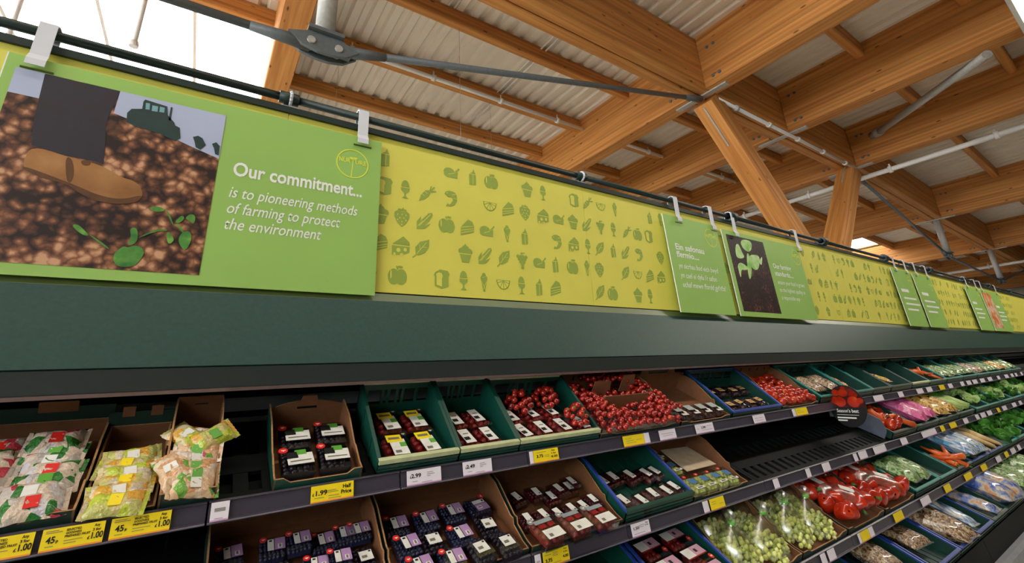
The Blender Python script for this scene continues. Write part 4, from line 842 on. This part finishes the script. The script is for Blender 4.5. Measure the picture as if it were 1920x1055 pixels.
# cherry tomatoes, every one a thing
TM_ME = MB().ball((0, 0, 0), .0125, 0, (1, 1, .94), True).mesh('tomato_skin', TOMR)
CAL = MB()
for k in range(5): a = 2*PI*k/5; CAL.add([(.0015*math.cos(a+1.2), .0015*math.sin(a+1.2), .0118), (.008*math.cos(a), .008*math.sin(a), .0108), (.0015*math.cos(a-1.2), .0015*math.sin(a-1.2), .0118)], [(0, 1, 2)])
CAL = CAL.mesh('tomato_calyx', STEMG)
RT = random.Random(11)
def tomato(M, label, group, sc=1, calyx=True):
    e = Euler((RT.uniform(-1, 1), RT.uniform(-1, 1), RT.random()*6)).to_matrix().to_4x4()
    o = obj('cherry_tomato', TM_ME, M=M @ e @ Matrix.Scale(sc*RT.uniform(.85, 1.12), 4)); tag(o, label, 'tomato', group)
    if calyx and RT.random() < .4: obj('calyx', CAL, o)
    return o
def heap_pts(n, cx, cy, rx, ry, h, rad):
    P = []; tries = 0
    while len(P) < n and tries < n*60:
        tries += 1; a = RT.random()*2*PI; q = math.sqrt(RT.random()); x, y = cx+rx*q*math.cos(a), cy+ry*q*math.sin(a); z = h*(1-q*q)+rad
        if all((x-u)**2+(y-v)**2+(z-t)**2 > (rad*1.55)**2 for u, v, t in P): P.append((x, y, z))
    return P
for x, v, rx, ry, n, g in ((1.0, .20, .05, .05, 22, 'back left'), (1.13, .21, .055, .05, 24, 'back right'), (1.175, .075, .04, .045, 18, 'front right')):
    for p in heap_pts(n, x, v, rx, ry, .05, .0125): tomato(SM(1, p[0], p[1], p[2]+.036), 'small red tomato in the %s heap on the wide crate' % g, 'tomatoes in the %s heap of the wide crate' % g)
carton(1, 1.245, 1.70, .30, .11, .02, 'cardboard tray overflowing with small red cherry tomatoes', 'flat')
for k, (x0, x1, v, z0, z1) in enumerate(((1.36, 1.47, .20, .05, .12), (1.54, 1.63, .215, .06, .135), (1.34, 1.62, .115, .045, .1))):
    tag(MB().prism([(0, 0), (x1-x0, 0), (x1-x0-.01, z1-z0), (.01, z1-z0)], 0, .004, 'y').build('cardboard_divider', KRAFT, M=SM(1, x0, v, z0)), ['kraft divider at the back left among the cherry tomatoes', 'kraft divider at the back right among the cherry tomatoes', 'long kraft divider at the front of the cherry tomatoes'][k], 'divider', 'kraft dividers in the tomato tray')
cnt = 0
for (xa, xb, va, vb, z) in ((1.255, 1.36, .03, .27, .075), (1.37, 1.69, .225, .29, .10), (1.36, 1.62, .02, .105, .055), (1.37, 1.60, .13, .2, .06), (1.61, 1.70, .02, .27, .07), (1.27, 1.68, -.004, .02, .04)):
    x = xa; row = 0
    while x < xb:
        v = va+(.008 if row % 2 else 0)
        while v < vb:
            if RT.random() < .9:
                tomato(SM(1, x+RT.uniform(-.004, .004), v+RT.uniform(-.004, .004), z+RT.uniform(-.008, .018)), 'glossy red cherry tomato in the overflowing cardboard tray', 'cherry tomatoes in the overflowing tray', .92, False)
            v += .0215
        x += .0215; row += 1
m = MB()
for k in range(330): m.ball((RT.uniform(1.265, 1.685), RT.uniform(.015, .28), RT.uniform(.02, .05)), .0125)
o = m.build('buried_tomatoes', TOMR, M=SM(1, 0, 0, .004)); tag(o, 'buried layer of red cherry tomatoes filling the overflowing tray', 'tomatoes', kind='stuff')
o = MB().box(1.25, 1.695, .005, .29, .004, .045).build('tomato_film', FILM, M=SM(1, 0, 0, .0)); tag(o, 'clear film bag around the lower cherry tomatoes in the tray', 'bag')
carton(1, 1.715, 2.07, .30, .09, .02, 'kraft tray of dark punnets with pale teal labels', 'crenel')
for i, (x, v) in enumerate(((1.76, .055), (1.845, .055), (1.93, .055), (2.015, .055))):
    punnet('greylab', 1, x, v, 'dark plum punnet with pale teal label, %s from the left in the kraft tray' % OW[i], 'pale teal labelled punnets')
plastic_crate(1, 2.09, 2.53, .29, .10, .03, 'blue rimmed green crate of punnets with kraft labels', CRATED, BLUE)
for i, (x, v) in enumerate(((2.15, .06), (2.24, .07), (2.33, .06), (2.42, .07), (2.17, .18), (2.27, .19), (2.37, .18), (2.46, .19))):
    punnet('kraftlab', 1, x, v, 'dark punnet with kraft label, %s %s in the blue rimmed crate' % (OW[i % 4], ('front', 'back')[i//4]), 'kraft labelled punnets', rz=random.uniform(-.1, .2))
carton(1, 2.55, 2.95, .30, .10, .02, 'kraft tray of loose orange red plum tomatoes', 'flat')
PT = MB().ball((0, 0, 0), .021, 0, (1, 1, 1.3), True).mesh('plum_tomato_skin', PEPR)
for i in range(7):
    for j in range(7):
        if RT.random() < .88:
            tag(obj('plum_tomato', PT, M=SM(1, 2.58+i*.055+RT.uniform(-.006, .006), .03+j*.038, .03+RT.uniform(0, .015)) @ Euler((RT.random()*3, RT.random()*3, 0)).to_matrix().to_4x4()), 'orange red plum tomato lying loose in the kraft tray', 'tomato', 'loose plum tomatoes in the kraft tray')

# ---- bags
def pillow(name, w, d, th, seed, mat):
    R = random.Random(seed); nx, ny = 10, 12; m = MB(); V = []
    for sgn in (1, -1):
        for j in range(ny+1):
            for i in range(nx+1):
                u = i/nx*2-1; v = j/ny*2-1
                p = (1-abs(u)**3)*(1-abs(v)**4); z = sgn*(th/2*max(0, p)**.6+R.uniform(-1, 1)*.0022*p)
                V.append((u*w/2*(1-.12*(1-v*v))+R.uniform(-1, 1)*.0015, v*d/2+R.uniform(-1, 1)*.0015, z+(R.uniform(-1, 1)*.003 if abs(v) == 1 and sgn == 1 else 0)))
    n = (nx+1)*(ny+1)
    F = []
    for b in (0, n):
        for j in range(ny):
            for i in range(nx):
                q = [b+j*(nx+1)+i, b+j*(nx+1)+i+1, b+(j+1)*(nx+1)+i+1, b+(j+1)*(nx+1)+i]; F.append(q if b == 0 else q[::-1])
    return m.add(V, F, 0, True).mesh(name, mat)
def bag(s, X, v, w, size, mat, label, group, rz=0, rx=0, ry=0, lab=None, name='fruit_bag', cat='bag', seed=None):
    wd, d, th = size; seed = seed if seed is not None else RT.randint(0, 9999)
    t = thing(name, label, cat, M=SM(s, X, v, w, rz, rx, ry), group=group)
    obj('film', pillow('bag_film', wd, d, th, seed, mat), t)
    for sy in (-1, 1):          # crimped end seals
        m = MB(); n = 12
        V = []
        for i in range(n+1):
            x = -wd/2*.98+wd*.98*i/n; V += [(x, sy*d/2*.99, .002*(i % 2)), (x, sy*(d/2+.008), .002*((i+1) % 2))]
        m.add(V, [(2*i, 2*i+1, 2*i+3, 2*i+2) for i in range(n)], 0, True)
        m.build('crimp_seal', FILM if lab is None else mat, t)
    if lab:
        z = th*.5+.0012
        MB().box(-wd*.22, wd*.2, -d*.12, d*.12, z-.001, z).build('label', lab, t)
    return t
for c, x in enumerate((-.42, -.325, -.225)):
    for i in range(7):
        bag(1, x+RT.uniform(-.008, .008), .03+i*.029, .030+.0025*i+(.012 if c == 2 and i == 6 else 0), (.066, .088, .032), BAG_A, 'printed green and pink fruit bag, %s column, %s from the front' % (('outer left', 'middle', 'right')[c], ('first', 'second', 'third', 'fourth', 'fifth', 'sixth', 'seventh')[i]), 'fruit bags in the left tray', 1.57+RT.uniform(-.12, .12), .0, -RT.uniform(.18, .45), (REDST, LABW, LABG)[i % 3])
for i in range(6):
    bag(1, -.092+RT.uniform(-.006, .006), .012+i*.025, .024+.003*i, (.06, .088, .03), BAG_B, 'crumpled yellow green fruit bag, %s from the front of the narrow tray' % ('first', 'second', 'third', 'fourth', 'fifth', 'sixth')[i], 'yellow fruit bags in the narrow tray', 1.57+RT.uniform(-.15, .15), 0, -RT.uniform(.18, .5), (CARDY, LABW)[i % 2])
for i, (x, v, w, rz, mt) in enumerate(((.005, .150, .072, .7, BAG_B), (.058, .132, .078, 2.2, BAG_B), (.022, .165, .062, 1.2, BAG_C), (.03, .105, .058, 1.5, BAG_C), (.026, .082, .050, 1.6, BAG_C), (.028, .06, .045, 1.5, BAG_C), (-.012, .06, .05, .3, BAG_C), (.03, .038, .04, 1.55, BAG_C), (.03, .018, .034, 1.6, BAG_C))):
    bag(1, x, v, w, (.058, .084, .03), mt, 'peach and green printed fruit bag, %s in the tall open box' % ('top left', 'top right', 'rearmost', 'fourth layer', 'fifth layer', 'sixth layer', 'standing at the side', 'seventh layer', 'frontmost')[i], 'fruit bags in the tall box', rz, RT.uniform(-.3, .3), -RT.uniform(.18, .5), (LABW, LABG)[i % 2])

# ---- second shelf
carton(2, .075, .448, .30, .085, .02, 'long cardboard tray of lilac labelled blueberry punnets', 'flat')
LA = ((.121, .212, 'lilac'), (.209, .200, 'lilac'), (.265, .197, 'lilac'), (.323, .191, 'lilac'), (.374, .192, 'lilac'), (.424, .186, 'lilac'), (.138, .14, 'lilac'), (.294, .113, 'lilac'), (.345, .111, 'lilac'), (.411, .105, 'white'), (.22, .118, 'white'))
for i, (x, v, k) in enumerate(LA):
    punnet(k, 2, min(.408, max(.116, x)), v, 'blueberry punnet with %s label in the long tray, %s' % (k, where(LA, i)), 'punnets in the long cardboard tray', rz=random.uniform(-.08, .08), w=.008+.006*(i % 3), sc=.78)
carton(2, .456, .835, .30, .085, .02, 'cardboard tray of mixed lilac and white labelled berry punnets', 'flat')
LB = ((.509, .185, 'lilac', 0), (.592, .175, 'lilac', 0), (.674, .178, 'lilac', 0), (.77, .19, 'lilac', -1.45), (.513, .106, 'lilac', 0), (.658, .09, 'lilac', 0), (.757, .105, 'white', 0), (.582, .095, 'white', 0), (.689, .025, 'white', .1), (.775, .03, 'white', 0), (.52, .03, 'lilac', 0), (.603, .02, 'lilac', 0))
for i, (x, v, k, rz) in enumerate(LB):
    punnet(k, 2, x, v, 'berry punnet with %s label in the middle tray, %s' % (k, where(LB, i, .14, .05)), 'punnets in the middle cardboard tray', rz=rz+random.uniform(-.08, .08), w=.008+.004*(i % 3), sc=.9)
carton(2, .845, 1.21, .30, .085, .02, 'cardboard tray of small red berry punnets with wrapped front row', 'flat')
LC = ((.91, .19), (.985, .185), (1.03, .16), (1.075, .18), (1.125, .185), (1.15, .20), (.89, .095), (.945, .09), (1.0, .085), (1.055, .085), (1.11, .09), (1.16, .10))
for i, (x, v) in enumerate(LC):
    punnet('cherry', 2, x, v, 'small cherry punnet in the tray of red punnets, '+where(LC, i), 'cherry punnets in the tray of red punnets', rz=random.uniform(0, .2), w=.008+.005*(i % 2), sc=.82)
for i, (x, v) in enumerate(((.905, .018), (1.01, .018), (1.11, .018))):
    punnet('berrybig', 2, x, v, 'large strawberry punnet with picture label, %s in the front row' % OW[i], 'picture labelled strawberry punnets', rz=random.uniform(0, .1), w=.022)
plastic_crate(2, 1.222, 1.575, .30, .10, .04, 'green crate with blue side rims full of dark cherry punnets', CRATE, BLUE, CRATE)
LDD = ((1.33, .175), (1.41, .165), (1.49, .155), (1.265, .06), (1.335, .04), (1.41, .055), (1.48, .05), (1.535, .06), (1.54, .155), (1.27, .165))
for i, (x, v) in enumerate(LDD):
    punnet('cherry', 2, x, v, 'dark cherry punnet in the blue rimmed crate, '+where(LDD, i), 'cherry punnets in the blue rimmed crate', rz=random.uniform(0, .25), w=.01)
carton(2, 1.59, 1.95, .30, .09, .02, 'cardboard tray of green fruit punnets with blue labels', 'crenel')
for i, (x, v) in enumerate(((1.64, .05), (1.715, .05), (1.79, .05), (1.865, .05), (1.65, .16), (1.65, .25))):
    punnet('greenfruit', 2, x, v, 'green fruit punnet with blue label, %s in the kraft tray' % OW[i], 'blue labelled green fruit punnets', rz=random.uniform(-.05, .1))
tag(MB().prism([(0, 0), (.2, 0), (.19, .14), (.02, .15)], 0, .003, 'z').build('card_sheet', pm('pale_card', (200, 180, 150), .7), M=SM(2, 1.70, .12, .03)), 'pale blank card lying behind the blue labelled green fruit', 'card')

# ---- third shelf, left part
plastic_crate(3, 1.02, 1.262, .36, .11, .05, 'empty green crate with blue rim at the bottom edge of the view', CRATE, BLUE)
plastic_crate(3, 1.28, 1.62, .36, .11, .05, 'green crate with blue rims holding long strawberry punnets', CRATE, BLUE)
for i, (x, v) in enumerate(((1.36, .21), (1.50, .215), (1.36, .12), (1.50, .125), (1.36, .045), (1.50, .05))):
    punnet('strawlong', 3, x+.02, v, 'long pink labelled strawberry punnet, %s in the third shelf crate' % ('back left', 'back right', 'middle left', 'middle right', 'front left', 'front right')[i], 'long strawberry punnets', rz=.05, w=.035)
RG = random.Random(21)
def grapes(s, X, v, n, rx, ry, label):
    t = thing('grape_bunch', label, 'grapes', M=SM(s, X, v, .008), group='bunches of green grapes'); m = MB(); P = []; tr = 0
    while len(P) < n and tr < 9000:
        tr += 1; x, y, z = RG.uniform(-1, 1), RG.uniform(-1, 1), RG.random()
        if x*x+y*y+z*z > 1: continue
        p = (x*rx, y*ry, z*.06+.01)
        if all((p[0]-q[0])**2+(p[1]-q[1])**2+(p[2]-q[2])**2 > .0135**2 for q in P): P.append(p)
    for p in P: m.ball(p, .0105, 0, (1, 1, 1.15))
    o = m.build('grapes', GRAP, t); o['kind'] = 'stuff'
    MB().tube((0, 0, .04), (.01, ry*.7, .085), .003, 6).tube((0, 0, .04), (-.03, -.01, .07), .002, 6).build('stalk', STEMG, t)
    return t
for i, (x0, x1) in enumerate(((1.64, 2.02), (2.03, 2.42))):
    carton(3, x0, x1, .36, .12, .03, ['kraft tray with bagged green grapes, left of the pair', 'kraft tray with bagged green grapes, right of the pair'][i], 'crenel')
    for j, (dx, v) in enumerate(((.09, .09), (.25, .08), (.1, .2), (.27, .2))):
        grapes(3, x0+dx+.02, v, 110, .085, .072, 'bunch of pale green grapes, %s in the %s tray' % (('front left', 'front right', 'back left', 'back right')[j], ('left', 'right')[i]))
        b = thing('grape_bag', 'clear gathered bag around the %s grapes of the %s tray' % (('front left', 'front right', 'back left', 'back right')[j], ('left', 'right')[i]), 'bag', M=SM(3, x0+dx+.02, v, .01, RG.uniform(-.5, .5)), group='clear grape bags')
        m = MB(); n = 14; V = []
        prof = [(.085, .0), (.1, .02), (.095, .05), (.07, .085), (.03, .11), (.012, .122), (.035, .15)]
        for r, z in prof:
            for k in range(n):
                a = 2*PI*k/n; q = r*(1+RG.uniform(-.1, .1)); V.append((q*math.cos(a)*.9, q*math.sin(a)*.75+z*.4, z))
        m.add(V, [(jj*n+k, jj*n+(k+1) % n, (jj+1)*n+(k+1) % n, (jj+1)*n+k) for jj in range(len(prof)-1) for k in range(n)], 0, True)
        m.build('film', FILM, b)
        MB().tube((0, .044, .117), (0, .052, .127), .014, 10).build('green_tie', LABG, b)
# peppers
def pepper_me():
    m = MB(); V = []; n = 18; prof = [(.004, -.036), (.018, -.038), (.028, -.03), (.034, -.01), (.036, .012), (.032, .028), (.02, .036), (.006, .03)]
    for r, z in prof:
        for k in range(n):
            a = 2*PI*k/n; q = r*(1+.10*math.cos(3*a)); V.append((q*math.cos(a), q*math.sin(a), z))
    m.add(V, [(j*n+k, j*n+(k+1) % n, (j+1)*n+(k+1) % n, (j+1)*n+k) for j in range(len(prof)-1) for k in range(n)], 0, True)
    return m.mesh('pepper_skin', PEPR)
PEP = pepper_me(); PST = MB().tube((0, 0, .028), (.004, .002, .055), .005, 8, 0, .007).mesh('pepper_stem', STEMG)
for i, (x0, x1) in enumerate(((2.44, 2.84), (2.86, 3.26))):
    carton(3, x0, x1, .38, .10, .03, ['kraft tray of bagged red peppers beside the grapes', 'second kraft tray of red peppers, right of the first'][i], 'flat')
    for j in range(5):
        for k in range(5):
            o = obj('bell_pepper', PEP, M=SM(3, x0+.05+j*.074+RG.uniform(-.008, .008), .05+k*.07, .052+RG.uniform(0, .03)) @ Euler((RG.random()*3, RG.random()*3, RG.random()*6)).to_matrix().to_4x4())
            tag(o, 'shiny red pepper in the %s pepper tray' % ('first', 'second')[i], 'pepper', 'peppers in the %s tray' % ('first', 'second')[i]); obj('stem', PST, o)
    for j, (dx, v) in enumerate(((.12, .2), (.28, .26), (.2, .1))):
        t = thing('pepper_bag', 'clear film pack over peppers, %s of the %s tray' % (('left', 'back', 'front')[j], ('first', 'second')[i]), 'bag', M=SM(3, x0+dx, v, .085, .3*j), group='pepper packs')
        obj('film', pillow('pepper_film', .13, .17, .06, j, FILM), t); MB().box(-.02, .02, -.03, .03, .031, .0325).build('label', LABW, t)
tag(bag(4, 2.30, .34, .12, (.22, .26, .12), BAG_MIX, 'crumpled clear bag of dark plums hanging below the grape trays', None), None, None)

# ---- rest: vegetable crates to the right
def fill_items(s, x0, x1, L, me, part, name, label, cat, group, n, sc, z=.03):
    for i in range(n):
        o = obj(name, me, M=SM(s, RG.uniform(x0+.04, x1-.04), RG.uniform(.04, L-.06), z+RG.uniform(0, .03)) @ Euler((RG.uniform(-.5, .5), RG.uniform(-.6, .6), RG.random()*6)).to_matrix().to_4x4() @ Matrix.Scale(sc*RG.uniform(.85, 1.15), 4))
        tag(o, label, cat, group)
        if part: obj(part[0], part[1], o)
CARR = MB().tube((0, -.07, 0), (0, .05, 0), .004, 10, 0, .016).tube((0, .05, 0), (0, .058, 0), .016, 10, 0, .008).mesh('carrot_root', ORNG); CTOP = MB().tube((0, .055, 0), (.004, .075, .003), .004, 6).mesh('carrot_top', STEMG)
PSN = MB().tube((0, -.10, 0), (0, .06, 0), .006, 12, 0, .026).tube((0, .06, 0), (0, .075, 0), .026, 12, 0, .01).mesh('parsnip_root', PARS)
def leafy(seed, mat):
    R = random.Random(seed); m = MB()
    for k in range(26):
        a = R.random()*6.28; e = R.uniform(.1, 1.3); r = R.uniform(.03, .055); d = Vector((math.cos(a)*math.cos(e), math.sin(a)*math.cos(e), math.sin(e))); u = d.orthogonal().normalized(); w = d.cross(u)
        V = [d*.01, d*r*.6+u*r*.45+w*.006, d*r+u*r*.2, d*r*1.05-u*r*.25, d*r*.6-u*r*.45-w*.006]
        m.add(V, [(0, 1, 2, 3, 4)], 0, True)
    m.ball((0, 0, .01), .028); return m.mesh('lettuce_head', mat)
LET = leafy(4, LEAFM); LETP = leafy(9, ramp_mat('pale_leaf', [(.3, (120, 160, 70)), (.6, (180, 206, 130)), (.85, (222, 230, 190))], 25, rough=.5))
CEL = MB()
for k in range(7): CEL.tube((.012*math.cos(k), -.09, .012*math.sin(k)+.015), (.02*math.cos(k), .03, .018*math.sin(k)+.018), .007, 6)
CEL = CEL.mesh('celery_stalks', ramp_mat('celery', [(.3, (150, 180, 90)), (.7, (206, 220, 150))], 20)); CLF = leafy(13, LEAFM)
def crate(s, x0, x1, L, what, body=CRATED, rim=TEAL, h=.10, hf=.045):
    return plastic_crate(s, x0, x1, L, h, hf, 'green crate %s, %s shelf' % (what, ORD[s]), body, rim, group='vegetable crates')
def packs(s, x0, x1, L, mat, what, n, size=(.12, .2, .06), lab=None):
    for i in range(n):
        x = x0+(x1-x0)*(i+.5)/n
        bag(s, x, L*.45, .03+size[2]/2, (min(size[0], (x1-x0)/n), size[1], size[2]), mat, '%s, %s from the left' % (what, OW[i]) if n > 1 else what, what, RG.uniform(-.15, .15), RG.uniform(-.1, .1), 0, lab, 'vegetable_pack', 'pack')
# top shelf
crate(1, 2.97, 3.40, .29, 'with dark bagged vegetables behind the round sign'); packs(1, 2.99, 3.38, .29, BAG_MIX, 'dark mixed vegetable pack behind the round sign', 2, (.14, .16, .05))
crate(1, 3.42, 3.72, .29, 'nearly empty with bright teal rim'); packs(1, 3.44, 3.58, .29, BAG_POT, 'slim orange pack in the nearly empty teal rimmed crate', 1, (.04, .12, .03))
crate(1, 3.73, 4.03, .29, 'standing empty, second with a teal rim', rim=CRATED); crate(1, 4.05, 4.45, .29, 'with one red white pack', rim=CRATED); packs(1, 4.1, 4.3, .29, BAG_POT, 'red and white pack lying in the dark crate', 1, (.05, .15, .03))
plastic_crate(1, 4.47, 4.85, .29, .10, .045, 'dark green crate with cream lip toward the right of the top shelf', CRATED, CRATED, CREAM)
crate(1, 4.87, 5.3, .29, 'with carrots at the right of the top shelf', rim=TEAL); fill_items(1, 4.9, 5.28, .29, CARR, ('carrot_top', CTOP), 'carrot', 'orange carrot in the crate at the right of the top shelf', 'carrot', 'carrots on the top shelf', 6, 1)
for k, x in enumerate((5.32, 5.8, 6.28, 6.76, 7.24, 7.72)):
    crate(1, x, x+.46, .29, 'of leafy salad packs, %s of the far end row' % OW[k]); packs(1, x+.02, x+.44, .29, (BAG_SAL, BAG_SAL, BAG_MIX, BAG_SAL, BAG_POT, BAG_SAL)[k], 'salad pack in the %s far crate of the top shelf' % OW[k], 3, (.13, .2, .05))
# second shelf
crate(2, 3.55, 3.96, .34, 'of orange peppers and carrots', rim=CRATED); fill_items(2, 3.57, 3.95, .34, CARR, ('carrot_top', CTOP), 'carrot', 'bright orange carrot in the mixed orange crate', 'carrot', 'carrots in the mixed orange crate', 16, 1.15, .045)
fill_items(2, 3.58, 3.94, .34, PT, None, 'plum_tomato', 'orange red tomato among the carrots', 'tomato', 'tomatoes among the carrots', 14, 1.3, .045)
crate(2, 3.98, 4.42, .34, 'with pink radish packs', rim=CRATED); packs(2, 4.08, 4.42, .34, BAG_PINK, 'bright pink radish pack', 2, (.15, .28, .09))
crate(2, 4.44, 4.92, .34, 'with red and yellow potato bags', rim=CRATED); packs(2, 4.5, 4.92, .34, BAG_POT, 'red and yellow potato bag', 2, (.19, .28, .09))
crate(2, 4.94, 5.32, .34, 'of celery with bright green tops', rim=CRATED)
for k in range(5):
    o = obj('celery', CEL, M=SM(2, 5.0+k*.06, .14, .05, RG.uniform(-.3, .3)) @ Matrix.Scale(1.3, 4)); tag(o, 'celery head with bright green leaves, %s from the left' % OW[k], 'celery', 'celery heads'); obj('celery_leaves', CLF, o, (0, .07, .02))
for k, x in enumerate((5.4, 5.85, 6.3, 6.75, 7.2, 7.65)):
    crate(2, x, x+.43, .34, 'of pale cabbages, %s of the far end row' % OW[k]); fill_items(2, x, x+.43, .34, LETP if k % 2 == 0 else LET, None, 'cabbage', 'pale green cabbage in the %s far crate of the second shelf' % OW[k], 'cabbage', 'cabbages on the second shelf', 6, 1.3, .04)
# third shelf
crate(3, 3.28, 3.68, .40, 'with salad and radish packs beside the peppers', rim=TEAL); packs(3, 3.34, 3.66, .3, BAG_SAL, 'mixed salad and radish pack', 2, (.15, .2, .07))
crate(3, 3.70, 4.0, .40, 'standing empty with a bright teal rim', rim=TEAL)
crate(3, 4.02, 4.36, .40, 'with carrot packs at the front', rim=CRATED); fill_items(3, 4.05, 4.34, .2, CARR, ('carrot_top', CTOP), 'carrot', 'orange carrot lying at the front of the third shelf crate', 'carrot', 'carrots on the third shelf', 12, 1.2, .04)
crate(3, 4.38, 4.80, .40, 'with blue rim and blue white packs', rim=BLUE); packs(3, 4.40, 4.80, .40, BAG_BLUE, 'blue and white vegetable pack', 2, (.19, .34, .10))
crate(3, 4.82, 5.22, .40, 'of cream parsnips', rim=BLUE)
for k in range(9): tag(obj('parsnip', PSN, M=SM(3, 4.87+(k % 5)*.075, .14+.13*(k//5), .06+.02*(k % 2), RG.uniform(-.2, .2)) @ Matrix.Scale(1.35, 4)), 'cream parsnip with tapered root in the blue rimmed crate', 'parsnip', 'parsnips')
for k, x in enumerate((5.24, 5.75, 6.26, 6.77)):
    crate(3, x, x+.49, .40, 'of leafy greens, %s of the far end row' % OW[k]); fill_items(3, x, x+.49, .40, LET, None, 'leafy_green', 'dark green leafy vegetable in the %s far crate of the third shelf' % OW[k], 'greens', 'leafy greens on the third shelf', 10, 1.5, .05)
# bottom shelf
for k, (x0, x1, what, mat, n, size) in enumerate(((2.42, 2.84, 'with blue rim and dark beetroot pack', BAG_MIX, 1, (.16, .2, .08)), (2.86, 3.22, 'with blue rim, nearly empty', BAG_MIX, 1, (.2, .14, .06)), (3.24, 3.54, 'of brown mushroom packs', BAG_MIX, 2, (.13, .34, .08)), (3.56, 3.86, 'of sparse white packs', BAG_BLUE, 1, (.1, .24, .05)), (3.88, 4.22, 'of purple grey packs', BAG_PUR, 1, (.14, .3, .06)), (4.24, 4.7, 'of large blue and orange bags', BAG_PUR, 2, (.2, .34, .12)), (4.72, 5.2, 'of green packs', BAG_SAL, 2, (.2, .34, .1)), (5.22, 5.7, 'of further green packs', BAG_SAL, 2, (.2, .34, .1)))):
    crate(4, x0, x1, .44, what, CRATED, BLUE if k < 4 else CRATED, .11, .05); packs(4, x0+.03, x1-.03, .36, mat, 'vegetable pack in the bottom crate '+what, n, size)

# ------------------------------------------------------------------ round hanging sign at the shelf end
t = thing('round_sign', 'round black sign with tomato picture projecting from the top shelf', 'sign', (3.1, 1.222, 1.358), rot=(0, 0, -PI/2-.12))
def disc(cx, cz, rx, rz, y, a0=0, a1=360, n=32): return [(p[0], p[1]) for p in ell(cx, cz, rx, rz, n, a0, a1)]
MB().prism(disc(0, 0, .098, .112, 0), 0, .004, 'y').build('disc', BLACK, t)
flatpoly([disc(0, -.006, .092, .112, 0, 0, 180)], -.0006).build('tomato_picture', TOMP, t)
text('headline', "Season's best", .026, WHITE, t, -.062, -.001, -.034, .008, .1, .115)
bars(t, -.064, -.048, [.115], .002, .01, WHITE); bars(t, -.066, -.066, [.1, .05], .007, .014, WHITE)
for k, (u0, v0, r0) in enumerate(((-.06, .03, .022), (-.045, .07, .02), (-.005, .07, .024), (.045, .06, .022), (-.03, .022, .03), (.04, .022, .032), (.0, .095, .012), (.075, .03, .016))): obj('tomato_print', MB().add([(u, 0, v) for u, v in ell(0, 0, r0, r0*.9, 16)], [list(range(16))]).mesh('tomato_print', PEPR), t, (u0, -.0008-.00005*k, v0))
MB().box(-.11, -.09, .004, .01, -.06, .03).build('sign_arm', DSTEEL, t)
# tilted grey end plate beside the round sign
tag(MB().prism([(0, 0), (.2, 0), (.22, .03), (.22, .09), (.18, .11), (.04, .1), (0, .05)], 0, .01, 'x').build('end_plate', pm('end_plate_grey', (92, 98, 116), .45), M=SM(2, 3.48, .02, .01)), 'blue grey divider plate standing at the end of the empty shelf', 'divider')
